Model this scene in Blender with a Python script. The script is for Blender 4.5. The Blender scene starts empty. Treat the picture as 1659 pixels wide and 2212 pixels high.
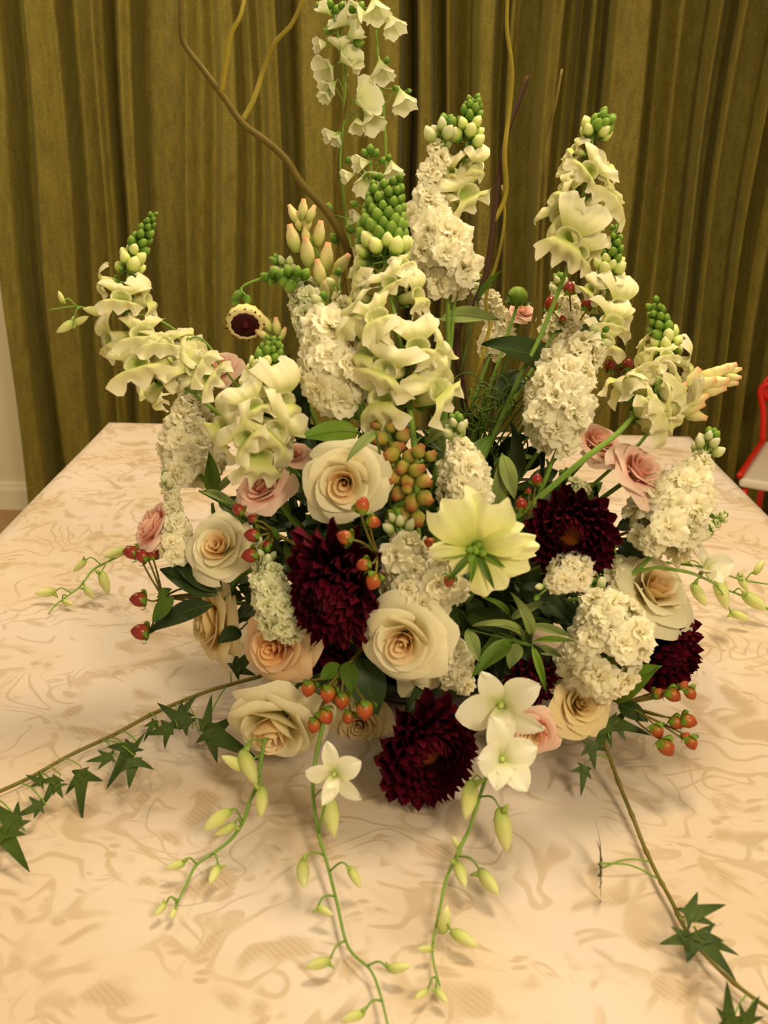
import bpy, math, random
from mathutils import Vector as V, Matrix
random.seed(7)
C = bpy.context.scene.collection
PI = math.pi
TAB = 0.75                                   # height of the table top

# ------------------------------------------------------------------ camera
CAM = V((0, 0, 1.32)); FPX = 2150.0; PITCH = math.radians(20.8); ROLL = math.radians(1.4)
_s, _c = math.sin(PITCH), math.cos(PITCH)
F = V((0, _c, -_s))
R = V((math.cos(ROLL), math.sin(ROLL)*_s, math.sin(ROLL)*_c))
U = V((-math.sin(ROLL), math.cos(ROLL)*_s, math.cos(ROLL)*_c))
cd = bpy.data.cameras.new('camera'); cam = bpy.data.objects.new('camera', cd); C.objects.link(cam)
cam.matrix_world = Matrix(((R.x, U.x, -F.x, 0), (R.y, U.y, -F.y, 0), (R.z, U.z, -F.z, CAM.z), (0, 0, 0, 1)))
cd.sensor_fit = 'VERTICAL'; cd.sensor_height = 36; cd.sensor_width = 27; cd.lens = FPX/2212*36
cd.clip_start = 0.05; cd.clip_end = 30
cd.dof.use_dof = True; cd.dof.focus_distance = 1.2; cd.dof.aperture_fstop = 9.0
bpy.context.scene.camera = cam

# ------------------------------------------------------------------ light and exposure
vs = bpy.context.scene.view_settings
vs.view_transform = 'Standard'; vs.look = 'None'; vs.gamma = 1; vs.use_curve_mapping = False
vs.exposure = 0.2
w = bpy.data.worlds.new('world'); bpy.context.scene.world = w; w.use_nodes = True
w.node_tree.nodes['Background'].inputs[0].default_value = (1.0, 0.80, 0.49, 1)
w.node_tree.nodes['Background'].inputs[1].default_value = 0.40

def area(name, loc, target, size, power, col=(1, 0.82, 0.52)):
    l = bpy.data.lights.new(name, 'AREA'); l.shape = 'DISK'; l.size = size; l.energy = power; l.color = col
    o = bpy.data.objects.new(name, l); C.objects.link(o); o.location = loc
    o.rotation_euler = (V(target)-V(loc)).to_track_quat('-Z', 'Y').to_euler()
    return o
area('ceiling_lamp', (0.35, 1.25, 2.45), (0.05, 1.0, 0.75), 0.45, 17)
area('room_lamp', (0.9, -0.9, 2.4), (0, 1.2, 0.8), 0.6, 27)
area('curtain_fill_light', (-1.1, 1.7, 2.35), (0.3, 3.3, 1.1), 0.25, 17)  # added light with no real fixture, rakes the curtain so its folds show

# ------------------------------------------------------------------ pixel helpers (each gives a point in the room)
def ray(px, py): return F + R*((px-829.5)/FPX) - U*((py-1106)/FPX)
def P(px, py, Y): d = ray(px, py); return CAM + d*(Y/d.y)
def T(px, py, h=0.0): d = ray(px, py); return CAM + d*((TAB+h-CAM.z)/d.z)
EC = V((0.035, 1.0, TAB+0.09)); ER = V((0.30, 0.26, 0.31))
def S(px, py, off=0.0):
    d = ray(px, py)
    q = V((d.x/ER.x, d.y/ER.y, d.z/ER.z)); o = CAM-EC; o = V((o.x/ER.x, o.y/ER.y, o.z/ER.z))
    a, b, c = q.dot(q), 2*o.dot(q), o.dot(o)-1
    D = b*b-4*a*c
    k = (-b-math.sqrt(D))/(2*a) if D > 0 else -b/(2*a)
    p = CAM + d*(k-off)
    if p.z < TAB+0.012: p = CAM + d*((TAB+0.012-CAM.z)/d.z)
    return p
def depth(p): return (p-CAM).dot(F)
def m(px, p): return px*depth(p)/FPX                # pixels -> metres at p
def D(r, u, t): return V((r, -t, u)).normalized()    # right, up, toward the camera
def idir(deg, t=0.0): a = math.radians(deg); return (R*math.cos(a)+U*math.sin(a)-F*t).normalized()
FOOT = V((0.035, 1.0, TAB+0.09))                    # middle of the foam

# ------------------------------------------------------------------ materials
def lin(c):
    return tuple(((x/255)/12.92 if x <= 10 else ((x/255+0.055)/1.055)**2.4) for x in c)
MATS = {}
def mat(name, stops, rough=0.6, trans=0.0, spec=0.25, var=0.12, scale=40, bump=0.0, streak=0.0):
    """colour along the attribute t (base to tip), soft noise, some light through thin petals"""
    ma = bpy.data.materials.new(name); ma.use_nodes = True; MATS[name] = ma
    nt = ma.node_tree; n = nt.nodes; L = nt.links.new; pb = n['Principled BSDF']
    at = n.new('ShaderNodeAttribute'); at.attribute_name = 't'
    cr = n.new('ShaderNodeValToRGB'); e = cr.color_ramp.elements
    stops = [(0, stops)] if not isinstance(stops, list) else stops
    while len(e) < len(stops): e.new(0.5)
    if len(stops) == 1: e.remove(e[1])
    for i, (p, c) in enumerate(stops): e[i].position = p; e[i].color = lin(c)+(1,)
    L(at.outputs['Fac'], cr.inputs[0])
    tc = n.new('ShaderNodeTexCoord'); ns = n.new('ShaderNodeTexNoise'); ns.inputs['Scale'].default_value = scale; ns.inputs['Detail'].default_value = 3
    oi = n.new('ShaderNodeObjectInfo')
    ad = n.new('ShaderNodeVectorMath'); ad.operation = 'ADD'; L(tc.outputs['Object'], ad.inputs[0]); L(oi.outputs['Random'], ad.inputs[1]); L(ad.outputs[0], ns.inputs['Vector'])
    mr = n.new('ShaderNodeMapRange'); mr.inputs['To Min'].default_value = 1-var; mr.inputs['To Max'].default_value = 1+var; L(ns.outputs['Fac'], mr.inputs['Value'])
    mr2 = n.new('ShaderNodeMapRange'); mr2.inputs['To Min'].default_value = 1-var*.6; mr2.inputs['To Max'].default_value = 1+var*.6; L(oi.outputs['Random'], mr2.inputs['Value'])
    mu = n.new('ShaderNodeMath'); mu.operation = 'MULTIPLY'; L(mr.outputs[0], mu.inputs[0]); L(mr2.outputs[0], mu.inputs[1])
    vm = n.new('ShaderNodeVectorMath'); vm.operation = 'SCALE'; L(cr.outputs[0], vm.inputs[0]); L(mu.outputs[0], vm.inputs['Scale'])
    L(vm.outputs[0], pb.inputs['Base Color'])
    pb.inputs['Roughness'].default_value = rough; pb.inputs['Specular IOR Level'].default_value = spec
    if bump:
        bp = n.new('ShaderNodeBump'); bp.inputs['Strength'].default_value = bump; bp.inputs['Distance'].default_value = 0.001
        L(ns.outputs['Fac'], bp.inputs['Height']); L(bp.outputs[0], pb.inputs['Normal'])
    if trans:
        tr = n.new('ShaderNodeBsdfTranslucent'); L(vm.outputs[0], tr.inputs['Color'])
        mx = n.new('ShaderNodeMixShader'); mx.inputs[0].default_value = trans
        L(pb.outputs[0], mx.inputs[1]); L(tr.outputs[0], mx.inputs[2]); L(mx.outputs[0], n['Material Output'].inputs[0])
    return ma

# roses
mat('cream_petal', [(0, (222, 206, 124)), (0.45, (236, 226, 180)), (1, (246, 238, 208))], trans=.28)
mat('cream_heart', [(0, (236, 190, 120)), (0.5, (242, 208, 152)), (1, (248, 228, 186))], trans=.25)
mat('peach_petal', [(0, (222, 150, 90)), (0.5, (238, 196, 150)), (1, (240, 208, 168))], trans=.25)
mat('peach_heart', [(0, (232, 164, 96)), (0.5, (236, 178, 118)), (1, (242, 204, 150))], trans=.25)
mat('pink_petal', [(0, (246, 214, 178)), (0.4, (248, 190, 172)), (1, (252, 224, 208))], trans=.28)
mat('pink_heart', [(0, (240, 160, 140)), (0.5, (246, 188, 170)), (1, (252, 222, 204))], trans=.25)
mat('yellow_petal', [(0, (214, 178, 90)), (0.5, (234, 208, 146)), (1, (240, 222, 176))], trans=.25)
# whites
mat('stock_petal', [(0, (214, 216, 130)), (0.35, (250, 244, 212)), (1, (255, 250, 228))], trans=.40, var=.08)
mat('green_white', [(0, (150, 176, 80)), (0.5, (222, 226, 170)), (1, (244, 242, 214))], trans=.35, var=.1)
mat('lime_petal', [(0, (176, 198, 70)), (0.4, (230, 232, 140)), (1, (246, 244, 194))], trans=.28, var=.08)
mat('snap_tube', [(0, (176, 196, 96)), (0.5, (226, 226, 160)), (1, (242, 236, 196))], trans=.22, var=.1)
mat('snap_lip', [(0, (204, 212, 112)), (0.4, (236, 232, 172)), (1, (248, 242, 214))], trans=.25, var=.08)
mat('snap_bud', [(0, (120, 158, 56)), (0.45, (196, 210, 112)), (1, (236, 234, 170))], var=.12, rough=.5)
mat('green_bud', [(0, (72, 106, 26)), (0.5, (92, 130, 38)), (1, (136, 162, 62))], var=.15, rough=.5)
mat('delph_petal', [(0, (176, 204, 120)), (0.4, (226, 230, 180)), (1, (238, 236, 212))], trans=.3, var=.1)
mat('orchid_petal', [(0, (196, 204, 120)), (0.35, (242, 238, 210)), (1, (250, 246, 232))], trans=.28, var=.05)
mat('orchid_bud', [(0, (150, 174, 74)), (0.5, (206, 210, 128)), (1, (226, 226, 160))], rough=.5, var=.1, spec=.35)
mat('tuberose_bud', [(0, (160, 178, 84)), (0.5, (222, 216, 144)), (0.85, (232, 212, 158)), (1, (228, 164, 124))], rough=.5, var=.08)
mat('copper_bud', [(0, (120, 136, 46)), (0.5, (156, 146, 62)), (0.85, (168, 128, 62)), (1, (158, 96, 54))], rough=.5, var=.2)
# darks
mat('dahlia_petal', [(0, (26, 2, 10)), (0.6, (58, 4, 20)), (1, (86, 8, 28))], rough=.65, var=.3, spec=.12)
mat('dahlia_disc', [(0, (90, 40, 8)), (1, (140, 72, 14))], rough=.8, var=.4, scale=300, bump=.5)
mat('maroon_petal', [(0, (60, 10, 10)), (1, (100, 20, 16))], rough=.7, var=.3)
mat('berry', [(0, (150, 110, 40)), (0.35, (150, 48, 26)), (1, (124, 24, 18))], rough=.3, spec=.5, var=.15)
mat('berry_orange', [(0, (150, 140, 44)), (0.5, (172, 84, 32)), (1, (146, 44, 22))], rough=.35, spec=.4, var=.15)
# greens
mat('dark_leaf', [(0, (46, 64, 18)), (1, (36, 56, 18))], rough=.45, spec=.35, var=.25, trans=.06)
mat('mid_leaf', [(0, (84, 110, 32)), (1, (84, 114, 36))], rough=.5, spec=.3, var=.2, trans=.12)
mat('bright_leaf', [(0, (114, 142, 40)), (1, (108, 146, 46))], rough=.5, spec=.3, var=.15, trans=.18)
mat('sage_leaf', [(0, (122, 138, 70)), (1, (130, 142, 90))], rough=.65, spec=.2, var=.15, trans=.1)
mat('ivy_leaf', [(0, (76, 96, 30)), (1, (46, 66, 18))], rough=.5, spec=.3, var=.3, trans=.1)
mat('green_stem', (126, 160, 66), rough=.5, var=.12)
mat('dark_stem', (82, 104, 40), rough=.55, var=.2)
mat('olive_twig', (120, 108, 46), rough=.6, var=.3, scale=60)
mat('willow_bark', (116, 98, 34), rough=.6, var=.35, scale=50)
mat('willow_gold', (150, 132, 40), rough=.55, var=.25, scale=50)
mat('dark_bark', (58, 34, 16), rough=.7, var=.3)
mat('foam', (26, 40, 18), rough=.9, var=.3, bump=.5)
mat('bowl_glaze', (40, 46, 34), rough=.4, var=.1)
mat('paint_wall', (232, 222, 190), rough=.85, var=.03, scale=6)
mat('trim_paint', (240, 232, 206), rough=.5, var=.02)
mat('ceiling_paint', (230, 222, 200), rough=.9, var=.03)
mat('red_frame', (206, 30, 12), rough=.4, spec=.5, var=.05)
mat('white_seat', (226, 216, 200), rough=.55, var=.03)
mat('table_wood', (150, 120, 84), rough=.6, var=.15)
mat('metal_leg', (110, 110, 110), rough=.35, var=.05)

def floor_mat():
    ma = mat('floor_tile', (176, 142, 100), rough=.6, var=.1, scale=8); return ma
floor_mat()

def curtain_mat():
    ma = bpy.data.materials.new('curtain_cloth'); ma.use_nodes = True; nt = ma.node_tree; n = nt.nodes; L = nt.links.new; pb = n['Principled BSDF']
    tc = n.new('ShaderNodeTexCoord'); mp = n.new('ShaderNodeMapping'); mp.inputs['Scale'].default_value = (60, 60, 14); L(tc.outputs['Object'], mp.inputs[0])
    a = n.new('ShaderNodeTexNoise'); a.inputs['Scale'].default_value = 1; a.inputs['Detail'].default_value = 4; L(mp.outputs[0], a.inputs['Vector'])
    b = n.new('ShaderNodeTexNoise'); b.inputs['Scale'].default_value = 160; b.inputs['Detail'].default_value = 2; L(tc.outputs['Object'], b.inputs['Vector'])
    mx = n.new('ShaderNodeMath'); mx.operation = 'ADD'; L(a.outputs['Fac'], mx.inputs[0]); L(b.outputs['Fac'], mx.inputs[1])
    cr = n.new('ShaderNodeValToRGB'); cr.color_ramp.elements[0].position = .34; cr.color_ramp.elements[1].position = .66
    cr.color_ramp.elements[0].color = lin((94, 82, 8))+(1,); cr.color_ramp.elements[1].color = lin((126, 114, 32))+(1,)
    mh = n.new('ShaderNodeMath'); mh.operation = 'MULTIPLY'; mh.inputs[1].default_value = .5; L(mx.outputs[0], mh.inputs[0]); L(mh.outputs[0], cr.inputs[0])
    L(cr.outputs[0], pb.inputs['Base Color']); pb.inputs['Roughness'].default_value = .75
    pb.inputs["Sheen Weight"].default_value = .15; pb.inputs['Sheen Tint'].default_value = (.9, .85, .5, 1)
    bp = n.new('ShaderNodeBump'); bp.inputs['Strength'].default_value = .35; bp.inputs['Distance'].default_value = .002; L(mx.outputs[0], bp.inputs['Height']); L(bp.outputs[0], pb.inputs['Normal'])
    MATS['curtain_cloth'] = ma
curtain_mat()

def cloth_mat():
    """cream damask: warped scrolls, leafy patches with a fine rib, all woven flat"""
    ma = bpy.data.materials.new('damask'); ma.use_nodes = True; nt = ma.node_tree; n = nt.nodes; L = nt.links.new; pb = n['Principled BSDF']
    def N(t, **k):
        x = n.new(t)
        for a, b in k.items(): setattr(x, a, b)
        return x
    def M(op, a, b=None, c=None, clamp=False):
        x = N('ShaderNodeMath', operation=op); x.use_clamp = clamp
        for i, v in enumerate((a, b, c)):
            if v is None: continue
            if isinstance(v, (int, float)): x.inputs[i].default_value = v
            else: L(v, x.inputs[i])
        return x.outputs[0]
    def ramp(v, lo, hi):
        x = N('ShaderNodeMapRange', interpolation_type='SMOOTHSTEP'); x.inputs['From Min'].default_value = lo; x.inputs['From Max'].default_value = hi; L(v, x.inputs['Value']); return x.outputs[0]
    def noise(vec, sc, det=2, dist=0.0):
        x = N('ShaderNodeTexNoise'); x.inputs['Scale'].default_value = sc; x.inputs['Detail'].default_value = det; x.inputs['Distortion'].default_value = dist; L(vec, x.inputs['Vector']); return x
    tc = N('ShaderNodeTexCoord').outputs['UV']
    nz = noise(tc, 7, 2); sub = N('ShaderNodeVectorMath', operation='SUBTRACT'); L(nz.outputs['Color'], sub.inputs[0]); sub.inputs[1].default_value = (.5, .5, .5)
    sc = N('ShaderNodeVectorMath', operation='SCALE'); L(sub.outputs[0], sc.inputs[0]); sc.inputs['Scale'].default_value = .16
    wv = N('ShaderNodeVectorMath', operation='ADD'); L(tc, wv.inputs[0]); L(sc.outputs[0], wv.inputs[1]); wv = wv.outputs[0]
    def contour(vec, scl, k, wd, seed):
        mp = N('ShaderNodeMapping'); mp.inputs['Location'].default_value = (seed, seed*.7, 0); L(vec, mp.inputs[0])
        q = noise(mp.outputs[0], scl, 1.2, 1.1).outputs['Fac']
        fr = M('FRACT', M('MULTIPLY', q, k)); return M('SUBTRACT', 1.0, ramp(M('ABSOLUTE', M('SUBTRACT', fr, .5)), wd*.35, wd))
    gate = ramp(noise(tc, 9, 2, .4).outputs['Fac'], .44, .55)
    gate2 = ramp(noise(wv, 13, 2, .4).outputs['Fac'], .46, .56)
    rings = M('MULTIPLY', M('MAXIMUM', M('MULTIPLY', contour(wv, 5.5, 9, .13, 3.0), gate), M('MULTIPLY', contour(tc, 9, 7, .16, 8.0), gate2)), .8)
    # leafy patches, small and broken
    vb = N('ShaderNodeTexVoronoi', feature='SMOOTH_F1'); vb.inputs['Scale'].default_value = 26; L(wv, vb.inputs['Vector'])
    big = ramp(noise(wv, 8, 3, 1.4).outputs['Fac'], .50, .58)
    pet = M('SUBTRACT', 1.0, ramp(vb.outputs['Distance'], .26, .46))
    patch = M('MULTIPLY', big, pet)
    mpx = N('ShaderNodeMapping'); mpx.inputs['Rotation'].default_value = (0, 0, .6); mpx.inputs['Scale'].default_value = (34, 84, 1); L(wv, mpx.inputs[0])
    vf = N('ShaderNodeTexVoronoi', feature='F1'); vf.inputs['Scale'].default_value = 1; L(mpx.outputs[0], vf.inputs['Vector'])
    fleck = M('MULTIPLY', M('SUBTRACT', 1.0, ramp(vf.outputs['Distance'], .18, .36)), ramp(noise(tc, 10, 1).outputs['Fac'], .50, .60))
    # fine ribbing inside the patches
    wt = N('ShaderNodeTexWave'); wt.bands_direction = 'DIAGONAL'; wt.inputs['Scale'].default_value = 95; wt.inputs['Distortion'].default_value = 1.5; L(tc, wt.inputs['Vector'])
    rib = wt.outputs['Fac']
    pr = M('MULTIPLY', patch, M('ADD', .72, M('MULTIPLY', rib, .28)))
    tot = M('MAXIMUM', M('MAXIMUM', M('MULTIPLY', rings, .85), pr), M('MULTIPLY', fleck, .8))
    # second warmer tone and very broad unevenness
    warm = ramp(noise(tc, 5, 2).outputs['Fac'], .38, .66)
    c0 = N('ShaderNodeMix', data_type='RGBA'); c0.inputs[6].default_value = lin((224, 208, 196))+(1,); c0.inputs[7].default_value = lin((220, 198, 174))+(1,); L(warm, c0.inputs[0])
    c1 = N('ShaderNodeMix', data_type='RGBA'); L(c0.outputs[2], c1.inputs[6]); c1.inputs[7].default_value = lin((184, 156, 116))+(1,); L(M('MULTIPLY', tot, .70), c1.inputs[0])
    L(c1.outputs[2], pb.inputs['Base Color'])
    rg = M('SUBTRACT', .62, M('MULTIPLY', tot, .16)); L(rg, pb.inputs['Roughness']); pb.inputs['Specular IOR Level'].default_value = .3
    pb.inputs['Sheen Weight'].default_value = .1
    fine = noise(tc, 420, 2).outputs['Fac']
    h = M('ADD', M('MULTIPLY', tot, 1.0), M('MULTIPLY', fine, .25))
    bp = N('ShaderNodeBump'); bp.inputs['Strength'].default_value = .35; bp.inputs['Distance'].default_value = .0015; L(h, bp.inputs['Height']); L(bp.outputs[0], pb.inputs['Normal'])
    MATS['damask'] = ma
cloth_mat()

# ------------------------------------------------------------------ mesh helpers
def mesh(name, verts, faces, mt, t=None, smooth=True, uv=None):
    me = bpy.data.meshes.new(name); me.from_pydata([tuple(v) for v in verts], [], faces); me.update()
    if smooth: me.shade_smooth()
    if t is not None:
        a = me.attributes.new('t', 'FLOAT', 'POINT'); a.data.foreach_set('value', t)
    me.materials.append(MATS[mt]) if isinstance(mt, str) else me.materials.append(mt)
    if uv is not None:
        l = me.uv_layers.new(name='uv')
        for lp in me.loops: l.data[lp.index].uv = uv[lp.vertex_index]
    return me
def grid(nu, nv, f):
    vs_, t = [], []
    for j in range(nv+1):
        for i in range(nu+1):
            v = j/nv; vs_.append(f(-1+2*i/nu, v)); t.append(v)
    fs = [(j*(nu+1)+i, j*(nu+1)+i+1, (j+1)*(nu+1)+i+1, (j+1)*(nu+1)+i) for j in range(nv) for i in range(nu)]
    return vs_, fs, t
def merge(parts):
    a, b, c = [], [], []
    for v, f, t in parts:
        k = len(a); a += [V(x) for x in v]; b += [tuple(i+k for i in q) for q in f]; c += list(t)
    return a, b, c
def xf(part, M): v, f, t = part; return [M @ V(x) for x in v], f, t
def lathe(prof, seg=8, lobes=0, amp=0.0, squash=1.0):
    """prof: (z, r, t)"""
    v, t, f = [], [], []
    for z, r, tt in prof:
        for i in range(seg):
            a = 2*PI*i/seg; rr = r*(1+amp*math.cos(lobes*a)) if lobes else r
            v.append((rr*math.cos(a), rr*math.sin(a)*squash, z)); t.append(tt)
    for j in range(len(prof)-1):
        for i in range(seg):
            k = (i+1) % seg; f.append((j*seg+i, j*seg+k, (j+1)*seg+k, (j+1)*seg+i))
    f.append(tuple(range(seg))[::-1]); f.append(tuple((len(prof)-1)*seg+i for i in range(seg)))
    return v, f, t
def box(x0, x1, y0, y1, z0, z1):
    v = [(x, y, z) for z in (z0, z1) for y in (y0, y1) for x in (x0, x1)]
    return v, [(0, 2, 3, 1), (4, 5, 7, 6), (0, 1, 5, 4), (2, 6, 7, 3), (0, 4, 6, 2), (1, 3, 7, 5)], [0]*8
def smooth_path(pts, n=6):
    pts = [V(p) for p in pts]
    if len(pts) < 3: return [pts[0].lerp(pts[-1], i/n) for i in range(n+1)]
    q = [pts[0]*2-pts[1]]+pts+[pts[-1]*2-pts[-2]]; out = []
    for i in range(1, len(q)-2):
        a, b, c, d = q[i-1:i+3]
        for k in range(n):
            s = k/n; out.append(0.5*((2*b)+(c-a)*s+(2*a-5*b+4*c-d)*s*s+(3*b-3*c+d-a)*s*s*s))
    out.append(pts[-1]); return out
def tube(path, r0, r1=None, seg=6, knots=None):
    r1 = r0 if r1 is None else r1; n = len(path); v, t, f = [], [], []
    up = None
    for i, p in enumerate(path):
        d = (path[min(i+1, n-1)]-path[max(i-1, 0)])
        d = d.normalized() if d.length > 1e-9 else V((0, 0, 1))
        if up is None: up = d.orthogonal().normalized()
        a = up-d*up.dot(d); a = a.normalized() if a.length > 1e-6 else d.orthogonal().normalized(); up = a; b = d.cross(a)
        r = r0+(r1-r0)*i/(n-1)
        if knots and i % knots == 0: r *= 1.35
        for k in range(seg):
            g = 2*PI*k/seg; v.append(p+a*(r*math.cos(g))+b*(r*math.sin(g))); t.append(i/(n-1))
    for i in range(n-1):
        for k in range(seg):
            l = (k+1) % seg; f.append((i*seg+k, i*seg+l, (i+1)*seg+l, (i+1)*seg+k))
    f.append(tuple(range(seg))[::-1]); f.append(tuple((n-1)*seg+k for k in range(seg)))
    return v, f, t
def frame(o, z, up=V((0, 0, 1)), s=1.0, roll=0.0):
    z = V(z).normalized(); up = V(up); x = up.cross(z)
    if x.length < 1e-4: x = V((1, 0, 0)).cross(z)
    x.normalize(); y = z.cross(x)
    M = Matrix(((x.x, y.x, z.x, 0), (x.y, y.y, z.y, 0), (x.z, y.z, z.z, 0), (0, 0, 0, 1)))
    if roll: M = M @ Matrix.Rotation(roll, 4, 'Z')
    sc = Matrix.Diagonal((s, s, s, 1)) if isinstance(s, (int, float)) else Matrix.Diagonal((s[0], s[1], s[2], 1))
    return Matrix.Translation(o) @ M @ sc

# ------------------------------------------------------------------ object helpers
def thing(name, label, cat, loc, group=None):
    o = bpy.data.objects.new(name, None); C.objects.link(o); o.empty_display_size = .01
    o.location = loc; o['label'] = label; o['category'] = cat
    if group: o['group'] = group
    return o
def part(name, me, root, M=None, label=None):
    """M is given in the world for a part of a thing, in the parent's space for a sub-part"""
    o = bpy.data.objects.new(name, me); C.objects.link(o); o.parent = root
    M = Matrix() if M is None else M
    o.matrix_basis = (Matrix.Translation(-root.location) @ M) if root.type == 'EMPTY' else M
    if label: o['label'] = label
    return o
def solo(name, me, label, cat, group=None):
    o = bpy.data.objects.new(name, me); C.objects.link(o); o['label'] = label; o['category'] = cat
    if group: o['group'] = group
    return o
def struct(name, me, M=None):
    o = bpy.data.objects.new(name, me); C.objects.link(o); o['kind'] = 'structure'
    if M: o.matrix_basis = M
    return o
def wpart(name, geo, mt, root, label=None):
    me = mesh(name, *geo[:2], mt, geo[2]); return part(name, me, root, None, label)

# ------------------------------------------------------------------ the room
YW = 3.42
struct('floor', mesh('floor', *box(-4, 4, -2.5, YW+.1, -.05, 0)[:2], 'floor_tile', [0]*8, False))
struct('wall_back', mesh('wall_back', *box(-4, 4, YW, YW+.1, 0, 2.6)[:2], 'paint_wall', [0]*8, False))
struct('ceiling', mesh('ceiling', *box(-4, 4, 1.9, YW+.1, 2.6, 2.7)[:2], 'ceiling_paint', [0]*8, False))
prof = [(0, 0), (.016, 0), (.016, .075), (.011, .086), (.009, .098), (.004, .105), (0, .105)]
bv = [(x, YW-a, b) for x in (-4, 4) for a, b in prof]; k = len(prof)
bf = [(i, (i+1) % k, k+(i+1) % k, k+i) for i in range(k)]+[tuple(range(k)), tuple(range(k, 2*k))[::-1]]
struct('baseboard_back', mesh('baseboard_back', bv, bf, 'trim_paint', [0]*len(bv), False))

# curtains: the folds follow the photographed ridges (px at the top edge of the frame, how far the cloth stands out)
def curtain(label, ridges, yb, ztop=2.52, zbot=.02):
    xs = [(P(px, 0, yb).x, d) for px, d in ridges]
    v, t, f = [], [], []; nx = 420; nz = 26
    x0, x1 = xs[0][0], xs[-1][0]
    for j in range(nz+1):
        z = zbot+(ztop-zbot)*j/nz
        for i in range(nx+1):
            x = x0+(x1-x0)*i/nx
            for q in range(len(xs)-1):
                if xs[q][0] <= x <= xs[q+1][0]: break
            a, b = xs[q], xs[q+1]; s = (x-a[0])/(b[0]-a[0]+1e-9); s = s*s*(3-2*s)
            d = a[1]+(b[1]-a[1])*s
            sway = .012*math.sin(z*2.1+x*3)+.006*math.sin(z*5+x*11)
            y = yb-d*.18*(1+.12*math.sin(z*1.7+x*9))-.004*math.sin(x*60+z*1.5)
            v.append((x+sway, y, z)); t.append(0)
    for j in range(nz):
        for i in range(nx): f.append((j*(nx+1)+i, j*(nx+1)+i+1, (j+1)*(nx+1)+i+1, (j+1)*(nx+1)+i))
    me = mesh('curtain', v, f, 'curtain_cloth', t); o = bpy.data.objects.new('curtain', me); C.objects.link(o)
    md = o.modifiers.new('s', 'SOLIDIFY'); md.thickness = .003
    o['label'] = label; o['category'] = 'curtain'; o['group'] = 'olive curtains along the wall'
    return o
curtain('olive brown curtain with broad folds hanging behind the spike of willow twigs',
        [(-38, 0), (-18, .8), (18, .7), (40, 0), (62, .25), (80, .75), (150, .85), (166, .2), (205, .1), (222, .7), (236, .55), (250, .15), (262, .35), (278, .8), (296, .7), (308, .1), (388, .05),
         (404, .8), (432, .65), (455, .45), (478, .75), (502, .75), (520, .4), (536, .55), (555, .35), (580, .7), (600, .6), (612, .1), (645, .05), (660, .9), (720, .8), (745, .55), (775, .65), (800, .5), (835, .7), (862, .8), (876, .1), (892, 0)], 3.25)
curtain('olive brown curtain with tight dark folds hanging behind the tall snapdragons',
        [(896, -.1), (902, .1), (910, .85), (932, .8), (944, .0), (964, -.05), (974, .7), (984, .6), (996, -.1), (1030, .1), (1048, .8), (1074, .8), (1086, .2), (1100, .1), (1114, .6), (1128, .5), (1140, 0), (1176, .05),
         (1188, .85), (1208, .8), (1218, .2), (1236, .3), (1262, .05), (1280, .5), (1290, .1), (1310, -.05), (1322, .7), (1386, .9), (1400, .5), (1418, .75), (1436, .4), (1470, .55), (1484, .1), (1528, .05), (1540, .7), (1552, .3), (1572, .05), (1584, .75), (1596, .5), (1612, .1),
         (1650, .15), (1662, .7), (1680, .1), (1720, .6), (1750, 0), (1790, .7), (1830, .1), (1870, .7), (1900, .1), (1950, .6)], 3.235)
# (the curtains hang from a rail above the frame)
rail = thing('curtain_rail', 'white curtain rail carrying the olive curtains under the ceiling', 'rail', (0, 3.2, 2.54))
wpart('rail', tube([V((-1.4, 3.2, 2.54)), V((1.9, 3.2, 2.54))], .012, seg=10), 'trim_paint', rail)
for x in (-1.3, .1, 1.8): wpart('bracket', tube([V((x, 3.2, 2.54)), V((x, YW, 2.54))], .008, seg=8), 'trim_paint', rail)

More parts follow.
